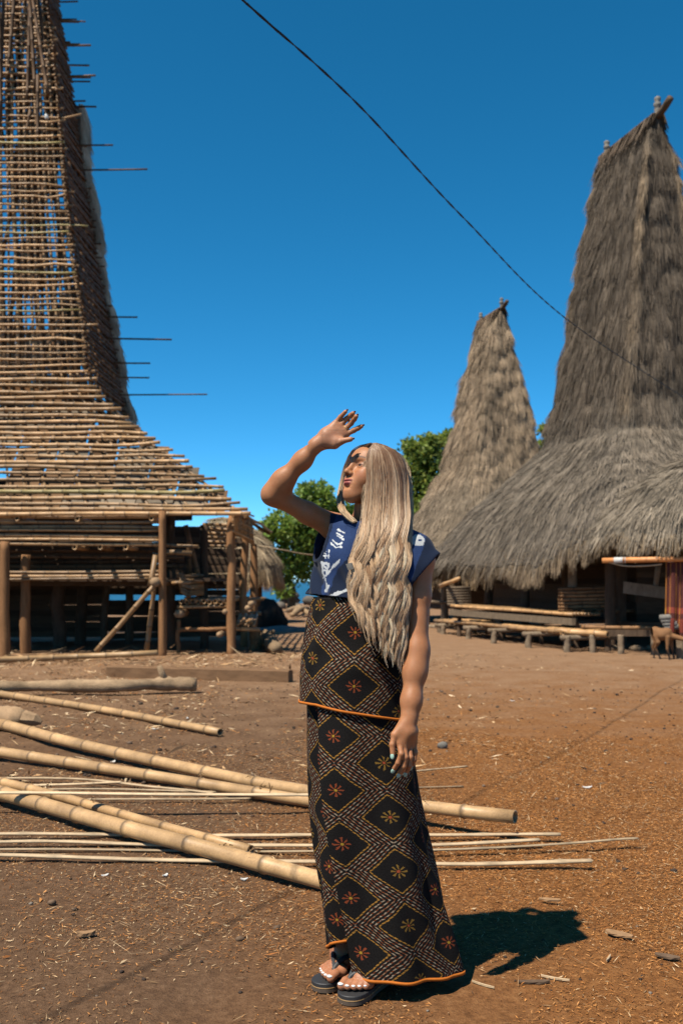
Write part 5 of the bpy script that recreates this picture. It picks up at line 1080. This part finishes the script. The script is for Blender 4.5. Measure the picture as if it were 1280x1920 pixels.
# ------------------------------------------------------------------ sarong with diamond ikat
def ikatmat():
    t = NT('black_ikat_weave'); uvs = t.new('ShaderNodeSeparateXYZ'); t.link(t.coord('UV'), uvs.inputs[0]); u, v = uvs.outputs[0], uvs.outputs[1]
    wv = t.coord('UV'); nz = t.noise(wv, 90, 2); jit = t.math('MULTIPLY_ADD', nz, .006, -.003); u = t.math('ADD', u, jit); v = t.math('ADD', v, t.math('MULTIPLY_ADD', t.noise(wv, 70, 2), .005, -.0025))
    DU, DV, HW, SL = .140, .161, .077, 1.1625
    m = t.math; rnd = lambda x: m('FLOOR', m('ADD', x, .5))
    ci = rnd(m('DIVIDE', u, DU)); par = m('ABSOLUTE', m('SUBTRACT', ci, m('MULTIPLY', rnd(m('MULTIPLY', ci, .5)), 2.0)))          # column parity 0/1
    ul = m('SUBTRACT', u, m('MULTIPLY', ci, DU)); vv = m('ADD', v, m('MULTIPLY', par, DV/2)); dv = m('SUBTRACT', vv, m('MULTIPLY', rnd(m('DIVIDE', vv, DV)), DV))
    au, av = m('ABSOLUTE', ul), m('ABSOLUTE', dv); s = m('ADD', m('SUBTRACT', au, HW), m('MULTIPLY', av, SL)); W = .0805
    def line(c, w): return m('LESS_THAN', m('ABSOLUTE', m('SUBTRACT', s, c)), w)
    dash = lambda per, duty, ph: m('LESS_THAN', m('FRACT', m('ADD', m('DIVIDE', v, per), ph)), duty)
    black = t.ramp(t.noise(wv, 260, 2), [(.3, (.006, .005, .005)), (.7, (.016, .014, .013))]); c = black
    for k in range(5):                                   # rows of white and rust floats inside the zigzag band
        ce = W*(k+1)/6; ph = .37*k
        c = t.mix(m('MULTIPLY', line(ce, .0024), dash(.0118, .50, ph)), c, (.36, .275, .19) if k != 2 else (.30, .165, .09))
        c = t.mix(m('MULTIPLY', line(ce, .0022), dash(.0118, .36, ph+.43)), c, (.20, .055, .02))
    for ce in (0.0, W): c = t.mix(m('MULTIPLY', line(ce, .0027), dash(.0085, .78, 0)), c, (.40, .195, .035))
    r = m('SQRT', m('ADD', m('MULTIPLY', ul, ul), m('MULTIPLY', m('MULTIPLY', dv, dv), 1.25))); th = m('ARCTAN2', m('MULTIPLY', dv, 1.1), ul)
    pet = m('COSINE', m('MULTIPLY', th, 8.0)); rad = m('MULTIPLY_ADD', t.noise(wv, 75, 2), .026, .0085); fl = m('MULTIPLY', m('GREATER_THAN', pet, m('MULTIPLY_ADD', t.noise(wv, 120, 2), 1.8, -.62)), m('MULTIPLY', m('LESS_THAN', r, rad), m('GREATER_THAN', r, .006)))
    ch = m('FRACT', m('MULTIPLY', m('ADD', ci, 40.0), .5)); red = m('GREATER_THAN', ch, .25)
    fc = t.mix(red, (.25, .14, .028), (.27, .06, .022)); c = t.mix(fl, c, fc); c = t.mix(m('LESS_THAN', r, .0045), c, t.mix(red, (.38, .08, .03), (.45, .26, .03)))
    weave = t.noise(wv, 700, 2, .5, (1, .2, 1)); c = t.mix(1.0, c, t.ramp(weave, [(.3, (.72, .72, .72)), (.7, (1.22, 1.22, 1.22))]), 'MULTIPLY')
    t.link(c, t.b.inputs['Base Color']); t.b.inputs['Roughness'].default_value = .9; t.b.inputs['Specular IOR Level'].default_value = .12
    hgt = m('ADD', m('MULTIPLY', weave, .5), m('MULTIPLY', line(W/2, W/2), m('MULTIPLY', dash(.0125, .5, .1), .4))); t.bump(hgt, .35, .0015); return t.m
M['ikat'] = ikatmat(); M['trim'] = pmat('orange_trim', (0.62, 0.17, 0.015), .15, 40, rough=.8, attr=False, rnd=0, bump=.2, bdist=.001)
SY = [1095, 1150, 1200, 1260, 1320, 1400, 1480, 1560, 1640, 1720, 1790, 1850]
SL_ = [598, 586, 576, 571, 569, 570, 574, 580, 588, 598, 610, 622]; SR_ = [748, 752, 755, 757, 760, 766, 775, 789, 806, 825, 844, 858]
def sk(z, th, off=0.0, squash=1.0):
    """point on the sarong: height, angle (0 = her left in the picture, 90 deg = front)"""
    y = HY-(z-CH)*F/WY; l, r = np.interp(y, SY, SL_), np.interp(y, SY, SR_); cx = ((l+r)/2-CX)/F*WY; a = (r-l)/2/F*WY+off
    b = np.interp(y, [1095, 1250, 1500, 1850], [.092, .122, .125, .145])+off
    fold = .010*np.sin(th*5+z*3.0+2*np.sin(z*2.2))*np.clip((1.05-z)/.7, 0, 1)+.0065*np.sin(th*11-z*6)*np.clip((1.0-z)/.8, 0, 1)+.003*np.sin(th*9+z*38+4*np.sin(th*2))*np.clip((z-.85)*6, 0, 1)
    co, si = np.cos(th), np.sin(th); return np.stack([cx+(a+fold)*co, WY-(b+fold)*si+0*co, z+0*co], -1)
zy = lambda y: CH+(HY-y)*WY/F
def cloth(name, z0f, z1f, t0f, t1f, off, nz, nt, uo, vo, parent, thick=.005):
    V = np.zeros((nz, nt, 3)); UV = np.zeros((nz, nt, 2)); fz = np.linspace(0, 1, nz)
    for i, f in enumerate(fz):
        tt = np.linspace(0, 1, nt); z = z0f+(z1f(tt)-z0f)*f if callable(z1f) else np.full(nt, z0f+(z1f-z0f)*f)
        zm = float(np.mean(z)); th = t0f(zm)+(t1f(zm)-t0f(zm))*tt; V[i] = sk(z, th, off(f) if callable(off) else off); ref = .165
        UV[i, :, 0] = -(th-math.pi/2)*ref*np.interp(zm, [0, .8, 1.25], [1.1, .96, .95])+uo; UV[i, :, 1] = z+vo
    i, j = np.meshgrid(np.arange(nz-1), np.arange(nt-1), indexing='ij'); b = i*nt+j; Q = np.stack([b, b+1, b+nt+1, b+nt], -1).reshape(-1, 4)
    o = mk(name, V.reshape(-1, 3), Q, M['ikat'], parent, True, None, UV.reshape(-1, 2)); md = o.modifiers.new('thickness', 'SOLIDIFY'); md.thickness = thick; md.offset = 0
    return o, V
SA, V1 = cloth('sarong', zy(1118), lambda t_: zy(np.interp(t_, [0, .25, .36, .45, 1], [1779, 1779, 1750, 1738, 1770])), lambda z: math.pi*1.5, lambda z: -math.pi*.5, -.014, 90, 160, .0, .02, PER)
xf = lambda y: np.interp(y, [1300, 1400, 1500, 1600, 1700, 1838], [597, 604, 615, 631, 647, 664])
def thf(z):
    y = HY-(z-CH)*F/WY; l, r = np.interp(y, SY, SL_), np.interp(y, SY, SR_); return math.acos(np.clip((xf(y)-(l+r)/2)/((r-l)/2), -1, 1))
FP, V2 = cloth('front_panel', zy(1300), lambda t_: .044+.012*np.sin(t_*5+1), thf, lambda z: -math.pi*.42, lambda f: -.002+.016*min(1, f*3.5), 110, 150, .206, .101, SA)
OV, V3 = cloth('over_wrap', zy(1120), lambda t_: zy(np.interp(t_, [0, .25, .38, .62, .75, 1], [1318, 1316, 1316, 1342, 1352, 1352])), lambda z: math.pi*1.5, lambda z: -math.pi*.5, .009, 60, 150, .143, -.05, SA)
def trim(Vrow, r=.0042): V, Fc, C = tube(Vrow, r, 6, flat=.6); mk('orange_trim', V, Fc, M['trim'], SA)
# each trim is a flat tape sewn on the hem
def tape(Vh, up, w, parent=SA):
    n = len(Vh); c = Vh.mean(0); o = nrm((Vh-c)*A(1, 1, 0))*.004; V = np.concatenate([Vh+o-A(0, 0, .001), Vh+o+up*w]); Q = np.stack([np.arange(n-1), np.arange(1, n), n+np.arange(1, n), n+np.arange(n-1)], 1)
    ob = mk('orange_trim', V, Q, M['trim'], parent); md = ob.modifiers.new('t', 'SOLIDIFY'); md.thickness = .004; md.offset = 0
tape(V1[-1], nrm(UP), .0075); tape(V2[-1], nrm(UP), .008); tape(V3[-1], nrm(UP), .0065)

# ------------------------------------------------------------------ flip-flops
M['rubber'] = glossy('dark_rubber', (.030, .030, .032), .6); M['sole'] = glossy('outsole_brown', (.11, .075, .05), .8); M['stripe'] = glossy('sole_stripe', (.30, .17, .055), .7)
def sandal(ball, fw, sd, inner):
    u = np.array([-.155, -.15, -.12, -.06, 0, .04, .066, .078, .082]); w = np.array([.008, .024, .034, .036, .044, .044, .034, .018, .006]); c0 = ball*A(1, 1, 0)
    pts = [c0+fw*a+sd*(b+.002) for a, b in zip(u, w)]+[c0+fw*a-sd*(b-.002) for a, b in zip(u[::-1], w[::-1])]; out = bez(pts+[pts[0]], 60)[:-1]; n = len(out); cen = out.mean(0)
    def slab(name, z0, z1, g, mat, parent):
        o = cen+(out-cen)*g; V = np.vstack([o+UP*z0, o+UP*(z1-.002), cen+(o-cen)*.985+UP*z1]); Fc = [[i, (i+1) % n, n+(i+1) % n, n+i] for i in range(n)]+[[n+i, n+(i+1) % n, 2*n+(i+1) % n, 2*n+i] for i in range(n)]+[list(range(2*n, 3*n)), list(range(n))[::-1]]; return mk(name, V, Fc, mat, parent, False)
    S = slab('sandal', .0165, .0285, 1.0, M['rubber'], PER); slab('stripe', .0135, .0167, 1.012, M['stripe'], S); slab('outsole', .001, .0136, 1.005, M['sole'], S)
    post = ball+fw*.034+sd*(.0195*inner)+UP*.002
    for s_ in (-1, 1):
        P = bez([post, post+UP*.030-fw*.012, ball-fw*.03+sd*s_*.026+UP*.052, ball-fw*.075+sd*s_*.040+UP*.030, ball-fw*.098+sd*s_*.040+UP*.0], 18); V, Fc, C = tube(P, np.interp(np.linspace(0, 1, 18), [0, .15, .4, .7, 1], [.0045, .0055, .0085, .008, .007]), 8, flat=.55); mk('strap', V, Fc, M['rubber'], S)
sandal(rb, fwR, sdR, -1); sandal(lb, fwL, sdL, 1)

# ------------------------------------------------------------------ hair: parted, straight at the crown, loose waves below the jaw
LBx = [(830, 699), (840, 692), (856, 687), (875, 686.5), (900, 687), (940, 684), (975, 682), (1010, 672), (1050, 661), (1090, 656), (1130, 660), (1165, 668), (1230, 690)]
RBx = [(830, 704), (835, 721), (842, 736), (852, 748), (866, 757), (884, 763), (910, 767), (960, 769), (1010, 766), (1060, 767), (1110, 766), (1170, 763), (1230, 758)]
Lx = lambda y: np.interp(y, *zip(*LBx)); Rx = lambda y: np.interp(y, *zip(*RBx))
Rh = .104*HS/.885
def hairY(px, py):
    Yb = np.interp(py, [940, 1000, 1060, 1130, 1230], [3.02, 2.993, 2.978, 2.98, 2.985])+.012*np.abs((px-722)/45)**2
    X = (px-CX)/F*3.08; Z = CH+(HY-py)/F*3.08; hx, hz = HC[0]+.014, HC[2]+.012
    q = 1-((X-hx)/.104)**2-(np.maximum(Z-hz, 0)/.118)**2; Yh = HC[1]-.100*np.sqrt(np.maximum(q, .22))
    w = np.clip((py-862)/170, 0, 1); w = w*w*(3-2*w); return Yh*(1-w)+Yb*w
def make_hair():
    nC, nS, nP = 84, 105, 34; pos, colr, rad = [], [], []
    cs = (np.arange(nC)+rng.uniform(.1, .9, nC))/nC; tone = rng.random(nC); ph = 2.6*np.sin(cs*7.0)+1.7*np.sin(cs*17+1)+rng.normal(size=nC)*.35; wl = 70+9*np.sin(cs*9)+rng.normal(size=nC)*2.5; lay = rng.random(nC); phd = rng.uniform(0, 6.28, nC)
    for c in range(nC):
        s = np.clip(cs[c]+rng.normal(size=nS)*.020, 0.0, 1.0); y1 = np.interp(cs[c], [0, .15, .35, .6, .8, 1], [1146, 1166, 1188, 1208, 1219, 1215])+rng.normal()*12+rng.normal(size=nS)*9
        y0 = 830.5+np.abs(rng.normal(size=nS))*2.5+10*np.clip(.12-s, 0, 1)*8; t = np.linspace(0, 1, nP)[None]; y = y0[:, None]+(y1-y0)[:, None]*t**1.05
        g = np.clip((y-930)/130, 0, 1); ss = s[:, None]*(1-.40*g)+cs[c]*.40*g; x = Lx(y)+(Rx(y)-Lx(y))*ss
        amp = np.clip((y-945)/110, 0, 1)*(4.2+2.8*tone[c]); arg = 2*math.pi*(y-940)/wl[c]+ph[c]+.25*rng.normal(size=(nS, 1)); x = x+amp*np.sin(arg)+rng.normal(size=(nS, 1))*1.0*g+.6*np.sin(y*.11+rng.uniform(0, 6, (nS, 1)))
        tipg = np.clip((t-.8)/.2, 0, 1); x = x+(Lx(y)+(Rx(y)-Lx(y))*cs[c]-x)*.45*tipg
        depth = (lay[c]*.012+rng.random((nS, 1))*.016)*np.clip((y-836)/30, .15, 1); Y = hairY(x, y)+depth*1.0+.004*np.clip((y-950)/100, 0, 1)*np.cos(arg+phd[c]*.3)-.006
        P = np.stack([(x-CX)/F*Y, Y, CH+(HY-y)/F*Y], -1); pos.append(P)
        base = np.array([(.54, .335, .175), (.70, .47, .265), (.86, .64, .41), (.38, .21, .10)])[rng.choice(4, p=[.32, .34, .22, .12])]
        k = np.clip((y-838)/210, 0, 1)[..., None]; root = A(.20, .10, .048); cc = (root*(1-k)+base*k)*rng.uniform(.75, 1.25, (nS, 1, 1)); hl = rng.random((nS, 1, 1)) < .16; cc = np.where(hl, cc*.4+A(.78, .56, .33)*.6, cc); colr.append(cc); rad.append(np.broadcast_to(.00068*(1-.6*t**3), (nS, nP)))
    # far side lock hanging past the other cheek
    m = 520; key = bez([at(694, 835, 3.10), at(678, 840, 3.14), at(662, 853, 3.19), at(652, 878, 3.225), at(645, 905, 3.22), at(638, 935, 3.19), at(641, 955, 3.14), at(652, 968, 3.12), at(664, 978, 3.10)], nP)
    o = rng.normal(size=(m, 1, 3))*A(.0050, .012, .004)*np.concatenate([np.linspace(.6, 1, 14), np.linspace(1, .45, nP-14)])[None, :, None]+.002*np.sin(np.linspace(0, 9, nP)[None, :, None]+rng.uniform(0, 6, (m, 1, 1))); pos.append(key[None]+o)
    k = np.clip(np.linspace(-.2, 1.2, nP), 0, 1)[None, :, None]; colr.append((A(.16, .09, .05)*(1-k)+A(.62, .41, .22)*k)*rng.uniform(.7, 1.25, (m, 1, 1))); rad.append(np.full((m, nP), .0007))
    # over the back of the head and down behind the shoulders
    m = 1500; an = rng.uniform(-.25, 2.6, m); tt = np.linspace(0, 1, nP)
    pk = HC-hf0*.0+A(0, 0, 0); side = nrm(A(1, .25, 0)); back = nrm(A(.45, .9, 0)); dirv = np.cos(an)[:, None]*side+np.sin(an)[:, None]*back
    phi = np.minimum(tt/.28, 1)*1.62; rr = np.sin(phi)*.098; zz_ = np.cos(phi)*.099; P = (HC+A(.010, 0, .010))[None, None]+dirv[:, None]*rr[None, :, None]*rng.uniform(.93, 1.03, (m, 1, 1))+UP*zz_[None, :, None]
    drop = np.clip((tt-.28)/.72, 0, 1)[None, :]; P = P+UP*(-drop*rng.uniform(.36, .52, (m, 1)))[..., None]+dirv[:, None]*(.02*np.sin(drop*14+rng.uniform(0, 6, (m, 1)))*drop)[..., None]+back*(.05*drop)[..., None]
    pos.append(P); k = np.clip(tt*2.2, 0, 1)[None, :, None]; colr.append((A(.15, .082, .045)*(1-k)+A(.42, .28, .16)*k)*rng.uniform(.7, 1.25, (m, 1, 1))); rad.append(np.full((m, nP), .0010))
    # flyaways
    m = 240; s = rng.random(m); y0 = rng.uniform(838, 1120, m); L = rng.uniform(25, 70, m); y = y0[:, None]+L[:, None]*tt; sg = np.where(s < .35, 0, 1)[:, None]; edge = np.where(sg == 0, Lx(y), Rx(y)); x = edge+np.where(sg == 0, -1, 1)*(6*np.sin(tt*3)[None]*rng.uniform(.2, 1.2, (m, 1))); Y = hairY(np.clip(x, 660, 768), y)+.02
    pos.append(np.stack([(x-CX)/F*Y, Y, CH+(HY-y)/F*Y], -1)); colr.append(np.broadcast_to(A(.5, .36, .22), (m, nP, 3))); rad.append(np.full((m, nP), .00045))
    P = np.concatenate(pos).astype(np.float32); C = np.concatenate(colr); R = np.concatenate(rad).astype(np.float32); n = len(P)
    cv = bpy.data.hair_curves.new('hair'); cv.add_curves([nP]*n); cv.attributes['position'].data.foreach_set('vector', P.reshape(-1))
    if 'radius' not in cv.attributes: cv.attributes.new('radius', 'FLOAT', 'POINT')
    cv.attributes['radius'].data.foreach_set('value', R.reshape(-1))
    rgba = np.ones((n*nP, 4), np.float32); rgba[:, :3] = np.clip(C.reshape(-1, 3)*A(1.13, 1.14, 1.2), .01, .97); a = cv.attributes.new('col', 'FLOAT_COLOR', 'POINT'); a.data.foreach_set('color', rgba.ravel())
    t = NT('blonde_hair'); t.link(t.attr('col'), t.b.inputs['Base Color']); t.b.inputs['Roughness'].default_value = .42; t.b.inputs['Specular IOR Level'].default_value = .35; t.b.inputs['Transmission Weight'].default_value = 0.0
    cv.materials.append(t.m); o = bpy.data.objects.new('hair', cv); SC.collection.objects.link(o); adopt(o, PER)
    # undercoat: scalp cap and the inside of the falling mass
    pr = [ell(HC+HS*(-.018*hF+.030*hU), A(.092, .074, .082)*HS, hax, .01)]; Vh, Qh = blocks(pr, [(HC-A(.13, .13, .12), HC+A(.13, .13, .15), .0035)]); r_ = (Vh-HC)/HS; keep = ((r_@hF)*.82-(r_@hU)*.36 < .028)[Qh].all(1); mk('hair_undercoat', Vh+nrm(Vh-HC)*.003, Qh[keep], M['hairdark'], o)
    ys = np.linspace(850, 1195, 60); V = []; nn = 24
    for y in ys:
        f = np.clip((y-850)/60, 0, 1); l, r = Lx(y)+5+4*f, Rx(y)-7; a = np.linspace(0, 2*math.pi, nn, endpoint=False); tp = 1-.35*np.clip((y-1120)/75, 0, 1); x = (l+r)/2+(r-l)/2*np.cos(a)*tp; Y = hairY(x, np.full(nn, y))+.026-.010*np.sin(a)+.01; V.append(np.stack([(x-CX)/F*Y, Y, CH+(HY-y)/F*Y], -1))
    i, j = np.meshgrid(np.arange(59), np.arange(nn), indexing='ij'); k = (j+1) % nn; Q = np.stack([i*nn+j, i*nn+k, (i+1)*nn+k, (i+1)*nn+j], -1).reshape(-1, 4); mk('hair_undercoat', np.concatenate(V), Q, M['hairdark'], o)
M['hairdark'] = pmat('hair_underlayer', (.24, .125, .055), .4, 60, (3, 3, .1), .6, .5, .004, .2, attr=False, rnd=0)  # darker brown hair filling the gaps between strands
make_hair()

# ------------------------------------------------------------------ goat at the edge of the porch
def make_goat():
    Yg = 16.25; g = lambda x, y, dy=0.0: at(x, y, Yg+dy); G = thing('goat', 'young brown goat with dark lower legs walking before the porch', 'goat', at(1240, 1238, Yg)*A(1, 1, 0))
    pr = [cone(g(1230, 1186, .04), g(1248, 1188, -.06), .078, .082, .04), cone(g(1227, 1183, .06), g(1231, 1190, .04), .072, .066, .03), ell(g(1240, 1191), (.105, .13, .085), None, .04), cone(g(1250, 1186, -.06), g(1254, 1194, -.07), .074, .058, .03), cone(g(1256, 1192, -.08), g(1284, 1199, -.2), .045, .036, .03), cone(g(1286, 1199, -.2), g(1297, 1206, -.26), .042, .022, .02), cone(g(1284, 1194, -.16), g(1281, 1200, -.10), .012, .008, .01), cone(g(1224, 1180, .10), g(1221, 1188, .13), .018, .009, .012)]
    for (xh, dy, hk, ft) in ((1226, .10, (1223, 1213), (1225, 1238)), (1230, .0, (1227.5, 1214), (1236, 1238))): pr += chain([g(xh, 1192, dy), g(xh+2.5, 1204, dy-.03), g(*hk, dy+.03), g(ft[0]+.3, 1233, dy), g(*ft, dy)], [.055, .036, .019, .013, .016], .015)
    for (xh, dy, kn, ft) in ((1251, -.12, (1250, 1217), (1254.5, 1237.5)), (1256, -.02, (1259, 1216), (1263, 1236.5))): pr += chain([g(xh, 1195, dy), g(*kn, dy), g(ft[0]-.5, 1233, dy), g(*ft, dy)], [.042, .02, .013, .016], .015)
    lo, hi = at(1212, 1240, 16.6), at(1310, 1170, 16.6); V, Q = blocks(pr, [(A(lo[0], 15.8, 0.0), A(hi[0], 16.6, hi[2]), .008)]); z = V[:, 2]; k = np.clip((.20-z)/.10, 0, 1)[:, None]; c = A(.30, .145, .06)*(1-k)+A(.035, .024, .02)*k; c = c*(1+.25*fbm(V*7, 3))[:, None]; mk('body', V, Q, M['goat'], G, True, c)
    for x in (1285, 1289): V, Fc, C = tube(bez([g(x, 1194, -.18), g(x-3, 1189, -.15), g(x-6, 1187, -.12)], 6), np.linspace(.012, .004, 6), 6); mk('horn', V, Fc, M['black'], G)
M['goat'] = pmat('goat_coat', (1, 1, 1), .12, 60, rough=.8, bump=.3, bdist=.004, rnd=0)
make_goat()

# ------------------------------------------------------------------ one exposure factor on every surface colour
for m_ in bpy.data.materials:
    nt_ = m_.node_tree; b_ = nt_.nodes.get('Principled BSDF') if nt_ else None
    if b_ is None or not b_.inputs['Base Color'].is_linked: continue
    src = b_.inputs['Base Color'].links[0].from_socket; mx_ = nt_.nodes.new('ShaderNodeMix'); mx_.data_type = 'RGBA'; mx_.blend_type = 'MULTIPLY'; mx_.inputs[0].default_value = 1.0
    mx_.inputs[7].default_value = (ALB, ALB, ALB, 1); nt_.links.new(src, mx_.inputs[6]); nt_.links.new(mx_.outputs[2], b_.inputs['Base Color'])
try: SC.cycles_curves.shape = 'THICK'
except Exception: pass
